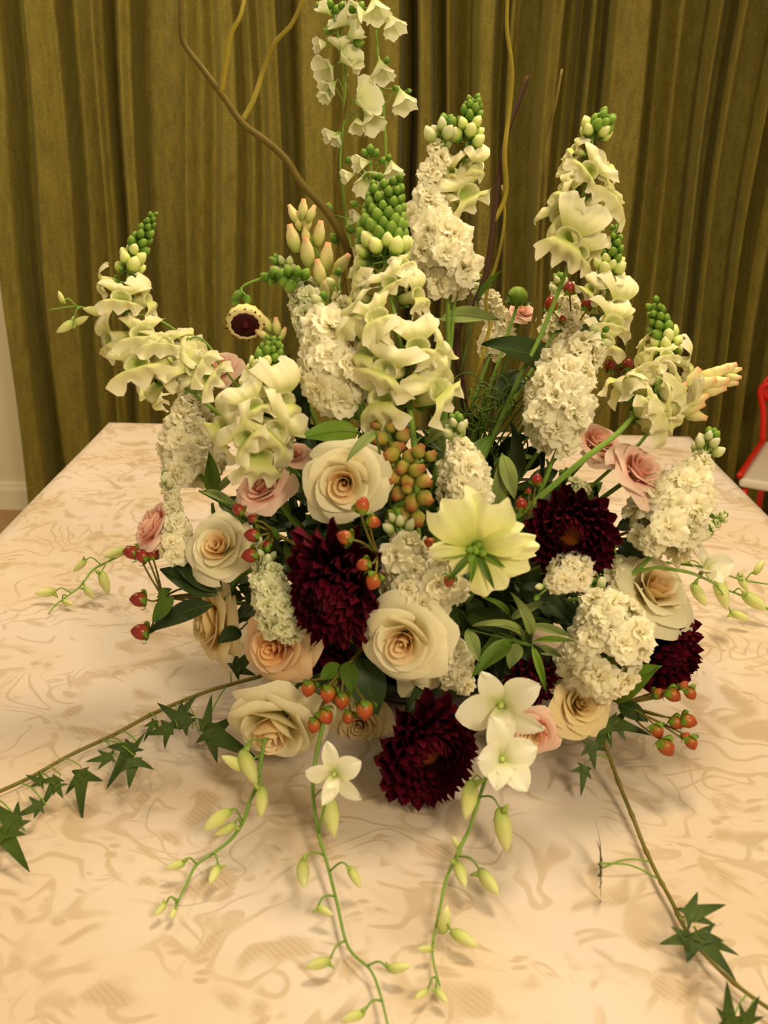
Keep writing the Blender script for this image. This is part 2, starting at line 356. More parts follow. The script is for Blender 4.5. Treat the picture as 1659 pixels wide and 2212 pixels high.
# ------------------------------------------------------------------ table and cloth
X0, X1, Y0, Y1 = -.576, .632, .16, 1.997
tb = thing('banquet_table', 'long rectangular table hidden under the cream damask cloth', 'table', ((X0+X1)/2, (Y0+Y1)/2, 0))
wpart('table_top', box(X0+.01, X1-.01, Y0+.01, Y1-.01, TAB-.04, TAB-.006), 'table_wood', tb)
for x in (X0+.08, X1-.08):
    for y in (Y0+.1, Y1-.1): wpart('leg', tube([V((x, y, 0)), V((x, y, TAB-.04))], .016, seg=10), 'metal_leg', tb)
def cloth():
    xs = [X0+(X1-X0)*i/60 for i in range(61)]; ys = [Y0+(Y1-Y0)*i/92 for i in range(93)]
    v, uv, f = [], [], []; idx = {}
    def add(p, q): v.append(p); uv.append(q); return len(v)-1
    rnd = .012
    for j, y in enumerate(ys):
        for i, x in enumerate(xs):
            e = min(x-X0, X1-x, y-Y0, Y1-y); z = TAB+.0012*math.sin(x*9+y*5)*math.sin(y*7-x*3)-(.004*(1-min(1, e/rnd))**2)
            idx[i, j] = add((x, y, z), (x, y))
    for j in range(92):
        for i in range(60): f.append((idx[i, j], idx[i+1, j], idx[i+1, j+1], idx[i, j+1]))
    # the skirt goes round and falls in soft folds
    per = [(i, 0) for i in range(60)]+[(60, j) for j in range(92)]+[(i, 92) for i in range(60, 0, -1)]+[(0, j) for j in range(92, 0, -1)]
    rings = [[idx[p] for p in per]]
    ctr = V(((X0+X1)/2, (Y0+Y1)/2))
    for r in range(1, 11):
        ring = []; drop = .055*r if r > 1 else .03
        for k, (i, j) in enumerate(per):
            x, y = xs[i], ys[j]; nx = (-1 if i == 0 else 1 if i == 60 else 0); ny = (-1 if j == 0 else 1 if j == 92 else 0)
            n = V((nx, ny)).normalized(); a = .004+.03*(drop/.55)*(1+math.sin(k*.42+math.sin(k*.13)*2))*.6+(.03*drop if nx and ny else 0)
            ring.append(add((x+n.x*a, y+n.y*a, TAB-drop), (x+n.x*drop, y+n.y*drop)))
        rings.append(ring)
    K = len(per)
    for a, b in zip(rings, rings[1:]):
        for k in range(K): f.append((a[k], b[k], b[(k+1) % K], a[(k+1) % K]))
    return mesh('tablecloth', v, f, 'damask', None, True, uv)
solo('tablecloth', cloth(), 'cream and beige damask cloth with scrolling leaves covering the table', 'tablecloth')

# ------------------------------------------------------------------ red chair beyond the right side of the table
def chair():
    A = CAM+ray(1597, 1032)*((.47-1.32)/ray(1597, 1032).z); B = CAM+ray(1655, 945)*((.47-1.32)/ray(1655, 945).z)
    e = (B-A); e.z = 0; e = e.normalized()*.42; B = A+e; n = V((e.y, -e.x, 0)).normalized()*.42     # seat runs off to the right
    c = thing('folding_chair', 'red framed chair with white seat behind the table corner', 'chair', V((A+B+n)/2).to_3d()*1)
    c.location.z = 0
    top = .012
    v = []
    for z in (.47-.028, .47):
        for p in (A, B, B+n, A+n): v.append((p.x, p.y, z))
    seat = (v, [(3, 2, 1, 0), (4, 5, 6, 7), (0, 1, 5, 4), (1, 2, 6, 5), (2, 3, 7, 6), (3, 0, 4, 7)], [0]*8)
    s = part('seat', mesh('seat', seat[0], seat[1], 'white_seat', seat[2], False), c); md = s.modifiers.new('b', 'BEVEL'); md.width = .01; md.segments = 3
    z = lambda p, h: V((p.x, p.y, h))
    wpart('seat_rail', tube(smooth_path([z(A, .475), z(A.lerp(B, .5), .477), z(B, .475)]), .009, seg=8), 'red_frame', c)
    wpart('seat_rail', tube([z(A+n, .462), z(B+n, .462)], .009, seg=8), 'red_frame', c)
    bk = e*.12
    q = n.normalized()
    for s_ in (B-e*.06, B-e*.06+n):
        wpart('back_post', tube(smooth_path([z(s_, .46), z(s_, .56)-q*.012, z(s_, .63)-q*.03+q*0, z(s_, .655)]), .010, seg=8), 'red_frame', c)
    bp = [z(B-e*.06, .60)-q*.03, z(B-e*.06, .66)-q*.028, z(B-e*.06+n, .66)+q*.03, z(B-e*.06+n, .60)+q*.03]
    def fb(u, v_):
        a = (u+1)/2; h = .595+.085*v_; b0 = B-e*.06-q*.035; rr = min(1, (1-abs(u))*9)
        h = .637+(h-.637)*math.sqrt(max(0, 1-(1-rr)**2))
        p = b0+(n+q*.07)*a+e*.06*math.sin(a*PI); return (p.x, p.y, h)
    pl = part('backrest', mesh('backrest', *grid(24, 6, fb)[:2], 'red_frame', grid(24, 6, fb)[2]), c); md = pl.modifiers.new('s', 'SOLIDIFY'); md.thickness = .012
    for p in (A+n*.04+e*.05, A+n*.96+e*.05, B-e*.03+n*.04, B-e*.03+n*.96): wpart('leg', tube([z(p, 0), z(p, .45)], .010, seg=8), 'red_frame', c)
    wpart('stretcher', tube([z(A+n*.04+e*.05, .2), z(B-e*.03+n*.04, .2)], .007, seg=8), 'red_frame', c)
    wpart('stretcher', tube([z(A+n*.96+e*.05, .2), z(B-e*.03+n*.96, .2)], .007, seg=8), 'red_frame', c)
chair()

# ------------------------------------------------------------------ bowl and foam (deep in the middle)
bw = thing('flower_bowl', 'low dark bowl hidden beneath the flower arrangement', 'bowl', (FOOT.x, FOOT.y, TAB))
part('bowl', mesh('bowl', *(lambda g: g[:2])(lathe([(0.001, .08, 0), (.006, .085, 0), (.03, .12, 0), (.055, .135, 0), (.055, .128, 0), (.03, .11, 0)], 28)), 'bowl_glaze', [0]*168), bw, Matrix.Translation(bw.location))
fm = lathe([(.03, .105, 0), (.08, .125, 0), (.13, .115, 0), (.17, .085, 0), (.195, .04, 0), (.20, .005, 0)], 24)
part('foam', mesh('foam', fm[0], fm[1], 'foam', fm[2]), bw, Matrix.Translation(bw.location))

def foot(p, k=.05):
    d = V(p)-FOOT; q = FOOT+V((d.x, d.y, max(-.02, d.z*.6))).normalized()*k; return q
def stem_to(root_p, end_p, axis=None, r=.0022, bend=.3):
    """a path from inside the foam to the base of a bloom, arriving along its axis"""
    a = V(root_p); b = V(end_p); L_ = (b-a).length
    mid = a.lerp(b, .55)
    if axis is not None: mid = mid.lerp(b-V(axis)*L_*.45, bend)
    mid.z = max(mid.z, TAB+.02)
    return smooth_path([a, mid, b], 5)

# ------------------------------------------------------------------ roses
def rose_petal(r, a, H, lip, ruf, seed, nu=10, nv=8):
    rd = random.Random(seed); p1, p2 = rd.uniform(0, 6), rd.uniform(0, 6)
    pt = rd.uniform(-.45, .45); amp = rd.uniform(.5, 1.2)
    def f(u, v):
        phi = u*a
        lp = max(0, v-.62)/.38
        rad = r*((.34+.66*math.sin(min(1, v*1.08)*PI/2)**1.25) if r > .3 else (.55+.45*v))*(1+.10*u)+lip*lp**1.7*(1-.35*abs(u)**3)
        rad += ruf*math.sin(3.1*u+p1)*v*v
        edge = 1-.34*abs(u)**3.0-.035*math.sin(4*u+p2)
        tip = math.exp(-((u-pt)*3.2)**2)*lp*lip*amp
        z = H*v*edge-lip*.85*lp**2.2-tip*.45
        return ((rad+tip*.6)*math.cos(phi), (rad+tip*.6)*math.sin(phi), z)
    return grid(nu, nv, f)
ROSE = {}
def rose_meshes(kind, inner, outer, open_):
    key = (kind, open_)
    if key in ROSE: return ROSE[key]
    out = []; ang = 0
    specs = []
    for i in range(6): specs.append((.05+.042*i, 1.9-.10*i, .70-.004*i, .008+.004*i, .004, inner))
    for i in range(4): specs.append((.31+.045*i, 1.25, .70-.02*i, .05+.01*i, .018, inner if i < 2 else outer))
    for i in range(4): specs.append((.50+.05*i, 1.10, .64-.035*i, .12*open_, .03, outer))
    for i in range(4): specs.append((.68+.035*i, 1.0, .52-.045*i, .22*open_, .045, outer))
    for i in range(4): specs.append((.78+.03*i, .92, .36-.06*i, .28*open_, .055, outer))
    for i, (r, a, H, lip, ruf, mt) in enumerate(specs):
        g = rose_petal(r, a, H, lip, ruf, i*7+len(kind)*31+int(open_*100))
        ang += math.radians(137.5 if i > 6 else 118)
        M = Matrix.Rotation(ang, 4, 'Z')
        out.append((mesh('petal', *xf(g, M)[:2], mt, g[2]), None))
    rec = lathe([(-.20, .05, 0), (-.14, .11, 0), (-.05, .16, .3), (.06, .2, .6)], 10)
    sep = [xf(grid(2, 5, lambda u, v: (u*.11*(1-v)**.8*(.4+v), .12+.32*v, .02-.25*v*v)), Matrix.Rotation(i*2*PI/5, 4, 'Z')) for i in range(5)]
    ROSE[key] = (out, mesh('receptacle', *rec[:2], 'mid_leaf', rec[2]), [mesh('sepal', *s[:2], 'mid_leaf', s[2]) for s in sep])
    return ROSE[key]
RK = {'cream': ('cream_heart', 'cream_petal'), 'peach': ('peach_heart', 'peach_petal'), 'pink': ('pink_heart', 'pink_petal'), 'yellow': ('yellow_petal', 'yellow_petal'), 'white': ('cream_petal', 'cream_petal'), 'blush': ('cream_heart', 'pink_petal')}
def rose(label, px, py, rpx, face, kind='cream', open_=1.0, off=0.0, roll=0.0, squash=1.0, Y=None):
    c = P(px, py, Y) if Y else S(px, py, off); s = m(rpx, c)/1.02; z = V(face).normalized()
    base = c-z*s*.45
    if base.z < TAB+s*.25 and c.z-s < TAB: c.z = max(c.z, TAB+s*.8); base = c-z*s*.45
    ft = foot(base); root = thing('rose', label, 'rose', ft)
    pet, rec, sep = rose_meshes(kind, *RK[kind], open_)
    M = frame(base, z, s=(s, s, s*squash), roll=roll)
    for me, _ in pet: part('petal', me, root, M)
    rc = part('receptacle', rec, root, M)
    for x in sep: part('sepal', x, rc)
    wpart('stem', tube(stem_to(ft, base-z*s*.15, z), .0028, .0024), 'dark_stem', root)

# ------------------------------------------------------------------ dahlias
def dahlia_set():
    out = []
    for k in range(4):
        rd = random.Random(k)
        tw = rd.uniform(-.25, .25); cup = .16+.05*k
        def f(u, v):
            wd = .205*math.sin(PI*min(1, .12+v*.80))**.75*(1-.30*v**3)
            if v > .92: wd *= .6
            return (u*wd, v, cup*u*u*(.5+.5*v)*.9+.16*v*v-.05+tw*u*wd*v)
        g = grid(4, 7, f); out.append(mesh('petal', *g[:2], 'dahlia_petal', g[2]))
    return out
DP = dahlia_set()
dd = lathe([(-.10, .02, 0), (-.08, .17, 0), (.0, .17, .3), (.05, .13, .6), (.08, .08, .8), (.09, .02, 1)], 14)
DDISC = mesh('disc', *dd[:2], 'dahlia_disc', dd[2])
dc = lathe([(-.25, .06, 0), (-.18, .16, 0), (-.04, .26, 1), (0, .2, 1)], 12); DCAL = mesh('calyx', *dc[:2], 'mid_leaf', dc[2])
def dahlia(label, px, py, rpx, face, N=92, disc=False, off=0.0, roll=0.0, sx=1.0, sy=1.0):
    c = S(px, py, off); s = m(rpx, c); z = V(face).normalized(); base = c-z*s*.25
    ft = foot(base); root = thing('dahlia', label, 'dahlia', ft); rd = random.Random(int(px))
    M0 = frame(base, z, roll=roll, s=(s*sx, s*sy, s))
    for n in range(N):
        q = (n+.5)/N
        el = math.radians(78*(1-q)**(1.15)-14*q+rd.uniform(-5, 5)); ln = (.34+.56*q**.7)*rd.uniform(.92, 1.06)
        if disc: el = math.radians(50*(1-q)**1.1-16*q+rd.uniform(-5, 5)); ln = (.22+.50*q**.7)
        r0 = (.20 if disc else .06)+.12*q; a = n*2.39996
        h = .34*(1-q)**1.0 if not disc else .16*(1-q)
        d = V((math.cos(a)*math.cos(el), math.sin(a)*math.cos(el), math.sin(el)))
        o = V((math.cos(a)*r0, math.sin(a)*r0, h))
        nrm = V((-math.cos(a)*math.sin(el), -math.sin(a)*math.sin(el), math.cos(el)))
        x = d.cross(nrm)
        wd = .78+.25*q
        L_ = Matrix(((x.x*wd, d.x*ln, nrm.x*wd, o.x), (x.y*wd, d.y*ln, nrm.y*wd, o.y), (x.z*wd, d.z*ln, nrm.z*wd, o.z), (0, 0, 0, 1)))
        part('petal', DP[n % 4], root, M0 @ L_)
    part('disc', DDISC, root, M0 @ Matrix.Translation((0, 0, .10)) @ Matrix.Diagonal((1.8, 1.8, 1.4, 1)) if disc else M0 @ Matrix.Diagonal((.5, .5, .8, 1)))
    part('calyx', DCAL, root, M0)
    wpart('stem', tube(stem_to(ft, base-z*s*.2, z), .003, .0026), 'dark_stem', root)

# ------------------------------------------------------------------ white stock: ruffled double florets
def floret(seed, mt='stock_petal', full=True):
    rd = random.Random(seed); ps = []
    for n, el, ln, w0 in ((6, -6, 1.0, .50), (6, 22, .88, .46), (5, 46, .72, .42), (5, 66, .58, .34), (3, 82, .40, .22)) if full else ((4, 8, .98, .48),):
        ph = rd.uniform(0, 6)
        for i in range(n):
            e = math.radians(el+rd.uniform(-16, 16)); a = ph+2*PI*i/n+rd.uniform(-.3, .3); p1, p2 = rd.uniform(0, 6), rd.uniform(.05, .13); ln_ = ln*rd.uniform(.85, 1.15)
            def f(u, v):
                wd = w0*(.18+.95*v**.8)*(1-.38*max(0, v-.75)/.25)
                return (u*wd, v*ln_*(1-.16*u*u+.06*math.cos(5*u+p1)), p2*math.sin(4.2*u+p1)*v+.14*v*v*(1-u*u)-.20*v**3)
            g = grid(5, 4, f)
            g = xf(g, Matrix.Rotation(a, 4, 'Z') @ Matrix.Rotation(e, 4, 'X') @ Matrix.Translation((0, .03, 0)))
            ps.append(g)
    g = lathe([(-.42, .04, 0), (-.3, .09, 0), (0, .10, 0), (.05, .06, 0)], 6); ps.append(g)
    G = merge(ps); return mesh('floret', *G[:2], mt, G[2])
FL = [floret(i) for i in range(5)]; FLG = [floret(20+i, 'green_white') for i in range(3)]; FLS = [floret(40+i, 'stock_petal', False) for i in range(3)]
def bud_mesh(name, mt, fat=.34, seg=7, tip=.12, lob=3):
    g = lathe([(0, .08, 0), (.12, fat*.7, .08), (.35, fat, .35), (.62, fat*.92, .65), (.85, fat*.55, .88), (1, tip*.4, 1)], seg+2, lob, .07); return mesh(name, *g[:2], mt, g[2])
BUD = {'stock': bud_mesh('bud', 'green_white', .36), 'green': bud_mesh('bud', 'green_bud', .42), 'snap': bud_mesh('bud', 'snap_bud', .40), 'tube': bud_mesh('bud', 'tuberose_bud', .24, tip=.25), 'copper': bud_mesh('bud', 'copper_bud', .46, tip=.6)}
cg = merge([xf(grid(2, 3, lambda u, v: (u*.15*(1-v*.7), .14+.20*math.sin(v*1.6), .34*v)), Matrix.Rotation(i*2*PI/5, 4, 'Z')) for i in range(5)])
CALYX = mesh('calyx', *cg[:2], 'green_bud', cg[2])

def near(path, p):
    b = min(range(len(path)), key=lambda i: (path[i]-p).length); return path[b], b
def tangent(path, i): return (path[min(i+1, len(path)-1)]-path[max(i-1, 0)]).normalized()

def stock(label, rings, fr=27, mt='w', Y=None, dY=0.0, buds=8, name='stock_flower', foot_pt=None, stem='green_stem', green=False):
    """rings: (px, py, radius px, Y or None) from tip to base"""
    pts = [P(a, b, y) if y else S(a, b, dY) for a, b, r, y in rings]
    path = smooth_path(pts, 4); rad = [m(r[2], p) for r, p in zip(rings, pts)]
    ft = foot(pts[-1]); root = thing(name, label, 'flower', foot_pt or ft); ft = V(foot_pt or ft)
    stem_path = stem_to(ft, pts[-1], (pts[-2]-pts[-1]).normalized())+path[::-1][1:]
    parts = [tube(stem_path, .0026, .0013)]
    set_ = FLG if green else FL; fr *= 1.38; f_m = m(fr, pts[-1]); k = 0
    cum = [0.0]
    for a, b in zip(pts, pts[1:]): cum.append(cum[-1]+(b-a).length)
    tot = cum[-1]; s = 0.0; rd = random.Random(int(rings[0][0]))
    def at(s):
        for i in range(len(pts)-1):
            if s <= cum[i+1] or i == len(pts)-2:
                q = (s-cum[i])/(cum[i+1]-cum[i]+1e-9); return pts[i].lerp(pts[i+1], q), rad[i]+(rad[i+1]-rad[i])*q, (pts[i]-pts[i+1]).normalized()
    ang = 0.0; areas = 0
    while s <= tot+1e-6:
        p, r, ax = at(min(s, tot)); ang += 2.39996
        rr = max(r-f_m*.70, f_m*.22)*rd.uniform(.86, 1.14)
        x = ax.orthogonal().normalized(); y = ax.cross(x); d = (x*math.cos(ang)+y*math.sin(ang))
        endb = 1-2*min(s, tot)/max(tot, 1e-6)
        out = (d+ax*(.55*endb+.15)+V((0, -.25, .1))).normalized()
        o = p+d*rr
        sc = f_m*rd.uniform(.82, 1.2)*(1 if r > f_m*1.1 else max(.45, r/(f_m*1.2)))
        part('floret', set_[k % len(set_)], root, frame(o, out, s=sc, roll=rd.uniform(0, 6)))
        if r > f_m*1.2: parts.append(tube([p, o-out*sc*.35], .0010, seg=4))
        k += 1; s += (f_m*1.10)**2/(2*PI*max(rr, f_m*.45))
        if k > 60: break
    # buds at the tip
    ax = (pts[0]-pts[1]).normalized(); x = ax.orthogonal().normalized(); y = ax.cross(x)
    for i in range(buds):
        q = i/max(1, buds); a = i*2.4; rb = f_m*(.15+.75*q); o = pts[0]+ax*f_m*(1.3-1.3*q)+(x*math.cos(a)+y*math.sin(a))*rb*.5
        d = (ax*1.1+(x*math.cos(a)+y*math.sin(a))*(.3+q)).normalized()
        b = part('bud', BUD['stock'] if q > .3 else BUD['green'], root, frame(o, d, s=f_m*(.55+.35*q)))
        parts.append(tube([pts[0]-ax*f_m*.2, o+d*f_m*.1], .0009, seg=4))
    G = merge(parts); wpart('stem', G, stem, root)
    return root

# ------------------------------------------------------------------ snapdragons
def snap_meshes():
    tube_g = lathe([(0, .10, 0), (.08, .17, .1), (.3, .21, .4), (.55, .24, .75), (.66, .27, .9), (.60, .22, .5), (.40, .10, .1), (.36, .02, 0)], 12, 2, .08, .85)
    up, lo = [], []
    for k in range(6):
        rd = random.Random(k+70); a, b = rd.uniform(0, 6), rd.uniform(0, 6)
        c1, c2, c3 = rd.uniform(.7, 1.3), rd.uniform(.7, 1.3), rd.uniform(-.12, .12)
        def fu(u, v):
            lob = (1-abs(abs(u)-.55)*1.6)*.22*v
            y = .14+(.40*c1+lob)*v+c3*u*v
            fl = v*v
            return (u*(.22+.40*math.sin(v*1.5)*c2), y, .58+.16*math.sin(v*2.6)-.30*v*v+fl*(.07*math.sin(9*u+a)+.05*math.sin(17*u+b)))
        def fl(u, v):
            lob = (.13*math.cos(3*PI*u)+.03*math.sin(13*u+a))*v*v
            fl_ = v*v
            return (u*(.24+.42*math.sin(v*1.6)*c1), -.05-.40*v*c2-lob+c3*u*v, .62+.20*math.sin(min(1, v*1.5)*PI)*(1-.5*u*u)-.10*v*v+fl_*(.08*math.sin(8*u+b)+.05*math.sin(15*u+a)))
        g = grid(16, 7, fu); up.append(mesh('upper_lip', *g[:2], 'snap_lip', g[2])); g = grid(16, 7, fl); lo.append(mesh('lower_lip', *g[:2], 'snap_lip', g[2]))
    return mesh('blossom', *tube_g[:2], 'snap_tube', tube_g[2]), up, lo
STUBE, SUP, SLO = snap_meshes()
def snap_blossom(root, o, d, s, k, up=V((0, 0, 1)), roll=0.0):
    b = part('blossom', STUBE, root, frame(o, d, up, s, roll))
    part('upper_lip', SUP[k % 6], b); part('lower_lip', SLO[(k*5+1) % 6], b); part('calyx', CALYX, b, Matrix.Diagonal((.8, .8, .6, 1)) @ Matrix.Translation((0, 0, -.1)))
def snapdragon(label, path, nb=26, tip_frac=.5, bud0=9, bud1=26, spread0=8, spread1=26, blossoms=(), foot_pt=None, r=.0024, stem='green_stem', gfrac=.62):
    """path: (px, py, Y) from tip to base; blossoms: (px, py, length px, dY)"""
    pts = [P(*p) for p in path]; pp = smooth_path(pts, 6)
    ft = V(foot_pt) if foot_pt else foot(pts[-1]); root = thing('snapdragon', label, 'flower', ft)
    full = stem_to(ft, pts[-1], (pts[-2]-pts[-1]).normalized())+pp[::-1][1:]
    parts = [tube(full, r, .0009)]; rd = random.Random(int(path[0][0]))
    for i in range(nb):
        q = (i+.3)/nb; q2 = q**.72; s = q2*tip_frac*(len(pp)-1); i0 = int(s); p = pp[i0].lerp(pp[min(i0+1, len(pp)-1)], s-i0)
        ax = -tangent(pp, i0); x = ax.orthogonal().normalized(); y = ax.cross(x); a = i*2.39996
        d0 = x*math.cos(a)+y*math.sin(a); size = m(bud0+(bud1-bud0)*q, p); sp = m(spread0+(spread1-spread0)*q, p)
        o = p+d0*sp*.45; d = (d0*(.35+.6*q)+ax*.9).normalized()
        b = part('bud', BUD['green'] if q < gfrac else BUD['snap'], root, frame(o, d, s=size*rd.uniform(.95, 1.2)*1.25, roll=rd.uniform(0, 6)))
        if q > .3: part('calyx', CALYX, b, Matrix.Diagonal((1, 1, .8, 1)) @ Matrix.Translation((0, 0, -.06)))
        parts.append(tube([p, o+d*size*.1], .0009, seg=4))
    for k, (bx, by, ln, dy) in enumerate(blossoms):
        near_p, i0 = min(((q, i) for i, q in enumerate(pp)), key=lambda t: (P(bx, by, t[0].y)-t[0]).length)
        pos = P(bx, by, near_p.y+dy); s = m(ln*1.30, pos); sp, i0 = near(pp, pos)
        d = (pos-sp); d = d.normalized() if d.length > 1e-4 else D(0, 0, 1)
        d = (d+(-tangent(pp, i0))*.25+V((rd.uniform(-.3, .3), -.35, rd.uniform(-.3, .3)))).normalized()
        o = pos-d*s*.5
        snap_blossom(root, o, d, s, k, up=-tangent(pp, i0)+V((0, 0, .3)), roll=rd.uniform(-.9, .9)); parts.append(tube([sp, o+d*s*.02], .0011, seg=5))
    G = merge(parts); wpart('stem', G, stem, root); return root

# ------------------------------------------------------------------ delphinium bells
def bell(seed, flare):
    rd = random.Random(seed); out = []
    for i in range(5):
        ph = rd.uniform(0, 6)
        def f(u, v):
            r = .10+flare*(v**1.1)*(.75+.10*math.sin(6*u+ph)*v); a = u*.72
            return (r*math.cos(a), r*math.sin(a), .95*v*(1-.22*u*u)-.1*max(0, v-.7)+.04*math.sin(5*u+ph)*v)
        out.append(xf(grid(4, 4, f), Matrix.Rotation(i*2*PI/5+.1*rd.random(), 4, 'Z')))
    out.append(lathe([(-.25, .03, 0), (-.1, .05, 0), (0, .11, 0), (.2, .10, .1)], 6))
    G = merge(out); return mesh('bell', *G[:2], 'delph_petal', G[2])
BELLS = [bell(i, .62) for i in range(3)]; OPENB = [bell(9+i, 1.15) for i in range(2)]
def delphinium(label, path, bells, buds=(), r=.002):
    pts = [P(*p) for p in path]; pp = smooth_path(pts, 6); ft = foot(pts[-1]); root = thing('delphinium', label, 'flower', ft)
    parts = [tube(stem_to(ft, pts[-1], (pts[-2]-pts[-1]).normalized())+pp[::-1][1:], r, .001)]
    for k, (x, y, s_, ang, t, op) in enumerate(bells):
        s_ *= .86; pos = P(x, y, pts[0].y-.01); s = m(s_, pos); d = idir(ang, t); o = pos-d*s*.45; sp, i0 = near(pp, o+V((0, 0, -.015)))
        part('bell', (OPENB if op else BELLS)[k % 2], root, frame(o, d, s=s)); mid = sp.lerp(o, .6)+V((0, 0, .008))
        parts.append(tube(smooth_path([sp, mid, o-d*s*.1], 3), .0007, seg=4))
    for k, (x, y, s_, ang) in enumerate(buds):
        pos = P(x, y, pts[0].y-.005); s = m(s_, pos); d = idir(ang, .2); o = pos-d*s*.5; sp, i0 = near(pp, o)
        part('bud', BUD['green'], root, frame(o, d, s=s)); parts.append(tube([sp, o+d*s*.1], .0007, seg=4))
    wpart('stem', merge(parts), 'green_stem', root); return root

# ------------------------------------------------------------------ sprays of buds (tuberose, copper heads)
def bud_spray(name, label, path, buds, kind, stem='green_stem', cal=False, r=.0022, dY=-.005):
    """buds: (px, py, length px, angle in the picture plane, toward)"""
    pts = [P(*p) for p in path]; pp = smooth_path(pts, 6); ft = foot(pts[-1]); root = thing(name, label, 'flower', ft)
    parts = [tube(stem_to(ft, pts[-1], (pts[-2]-pts[-1]).normalized())+pp[::-1][1:], r, .001)]
    for k, (x, y, s_, ang, t) in enumerate(buds):
        q, i0 = min(((q, i) for i, q in enumerate(pp)), key=lambda c: (P(x, y, c[0].y)-c[0]).length)
        pos = P(x, y, q.y+dY*(1+k % 3)); s = m(s_*(.84 if kind == 'copper' else 1), pos); d = idir(ang, t); o = pos-d*s*.5; sp, _ = near(pp, o)
        b = part('bud', BUD[kind], root, frame(o, d, s=s, roll=k))
        if cal: part('calyx', CALYX, b, Matrix.Diagonal((.75, .75, .55, 1)))
        parts.append(tube([sp, o+d*s*.12], .001, seg=4))
    wpart('stem', merge(parts), stem, root); return root

# ------------------------------------------------------------------ orchids
def orchid_bud_mesh():
    g = lathe([(0, .05, 0), (.06, .13, .1), (.25, .20, .35), (.5, .21, .6), (.78, .14, .85), (1, .02, 1)], 10, 3, .06)
    sp = lathe([(0, .10, 0), (.16, .07, .1), (.30, .02, .1)], 8)
    sp = xf(sp, Matrix.Translation((.08, 0, .10)) @ Matrix.Rotation(2.2, 4, 'Y'))
    G = merge([g, sp]); return mesh('bud', *G[:2], 'orchid_bud', G[2])
OBUD = orchid_bud_mesh()
def orchid_petals():
    out = []
    for k, (w0, ln) in enumerate(((.30, 1.0), (.42, .98), (.30, .95), (.40, 1.0), (.32, .95))):
        ph = k*1.7
        def f(u, v):
            wd = w0*math.sin(PI*(.06+.90*v))**.8*(1 if v < .97 else .4)
            return (u*wd, .05+v*ln, .30*v-.28*v*v+.22*u*u*wd*(1-v)+.04*math.sin(4*u+ph)*v)
        g = grid(6, 8, f); out.append(mesh('petal', *g[:2], 'orchid_petal', g[2]))
    def fl(u, v):
        a = u*1.15; r = .10+.17*v; return (r*math.sin(a), -.04-.12*v-r*math.cos(a)*.5, .05+.5*v-.10*v*v*(1-u*u)+.03*math.sin(9*u)*v*v)
    g = grid(8, 6, fl); return out, mesh('lip', *g[:2], 'orchid_petal', g[2])
OP, OLIP = orchid_petals()
oc = lathe([(-.32, .04, 0), (-.2, .09, 0), (0, .07, .1), (.12, .08, .2), (.2, .02, .4)], 8); OCOL = mesh('blossom', *oc[:2], 'orchid_bud', oc[2])
def orchid(label, pts, blossoms, buds, foot_pt=None, r=.0021):
    """pts world points from foam end to tip; blossoms (px,py,r px,face,roll,h); buds (px,py,len,angle,h)"""
    pp = smooth_path(pts, 6); ft = V(foot_pt) if foot_pt else foot(pts[0]); root = thing('orchid_spray', label, 'orchid', ft)
    parts = [tube(stem_to(ft, pts[0], (pts[0]-pts[1]).normalized(), bend=.1)+pp[1:], r, .0008)]
    for k, (x, y, rp, face, roll, Y) in enumerate(blossoms):
        c = P(x, y, Y); s = m(rp, c); z = V(face).normalized(); M = frame(c, z, s=s, roll=roll)
        b = part('blossom', OCOL, root, M)
        for j, me in enumerate(OP):
            q = random.uniform; part('petal', me, b, Matrix.Rotation(j*2*PI/5+q(-.16, .16), 4, 'Z') @ Matrix.Rotation(math.radians(14+q(-14, 30)), 4, 'X') @ Matrix.Rotation(q(-.5, .5), 4, 'Y') @ Matrix.Diagonal((q(.85, 1.25), q(.9, 1.15), q(.6, 1.8), 1)))
        part('lip', OLIP, b)
        e = c-z*s*.3; sp, _ = near(pp, e); parts.append(tube(smooth_path([sp, sp.lerp(e, .5)+V((0, 0, .004)), e], 3), .0011, seg=5))
    for k, (x, y, ln, ang, h) in enumerate(buds):
        pos = T(x, y, h) if h is not None and h >= 0 else P(x, y, -h)
        s = m(ln*1.12, pos); d = idir(ang, .15); d.z = d.z if pos.z+d.z*s*.5 > TAB+.012 else max(d.z, -.1); d.normalize()
        o = pos-d*s*.5; o.z = max(o.z, TAB+.008)
        part('bud', OBUD, root, frame(o, d, s=s, roll=k*1.3))
        # the pedicel leaves the stem a little way up and bows over
        sp, i0 = near(pp, o); i1 = max(0, i0-2); sp = pp[i1]
        parts.append(tube(smooth_path([sp, sp.lerp(o, .6)+(o-sp).cross(F).normalized()*0+V((0, 0, .006)), o+d*s*.05], 3), .0010, .0008, seg=5))
    wpart('stem', merge(parts), 'green_stem', root); return root

# ------------------------------------------------------------------ leaves
def leaf_mesh(mt, w=.3, tipw=1.0, fold=.25, droop=.25, wave=.03):
    def f(u, v):
        wd = w*math.sin(PI*min(1, v**.85))**.8*(1-.25*v)*tipw if v < 1 else .004
        return (u*wd, v, fold*abs(u)*wd+droop*(v-v*v)*1.0+wave*math.sin(5*v+2*u))
    g = grid(6, 9, f); return mesh('leaf', *g[:2], mt, g[2])
LEAF = {k: leaf_mesh(k+'_leaf') for k in ('dark', 'mid', 'bright', 'sage')}
vein = tube([V((0, v/8, .25*(v/8-(v/8)**2)+.03*math.sin(5*v/8)+.004)) for v in range(9)], .010, .003, seg=4)
VEIN = {k: mesh('midrib', *vein[:2], mt, vein[2]) for k, mt in (('dark', 'mid_leaf'), ('mid', 'bright_leaf'), ('bright', 'mid_leaf'), ('sage', 'sage_leaf'))}
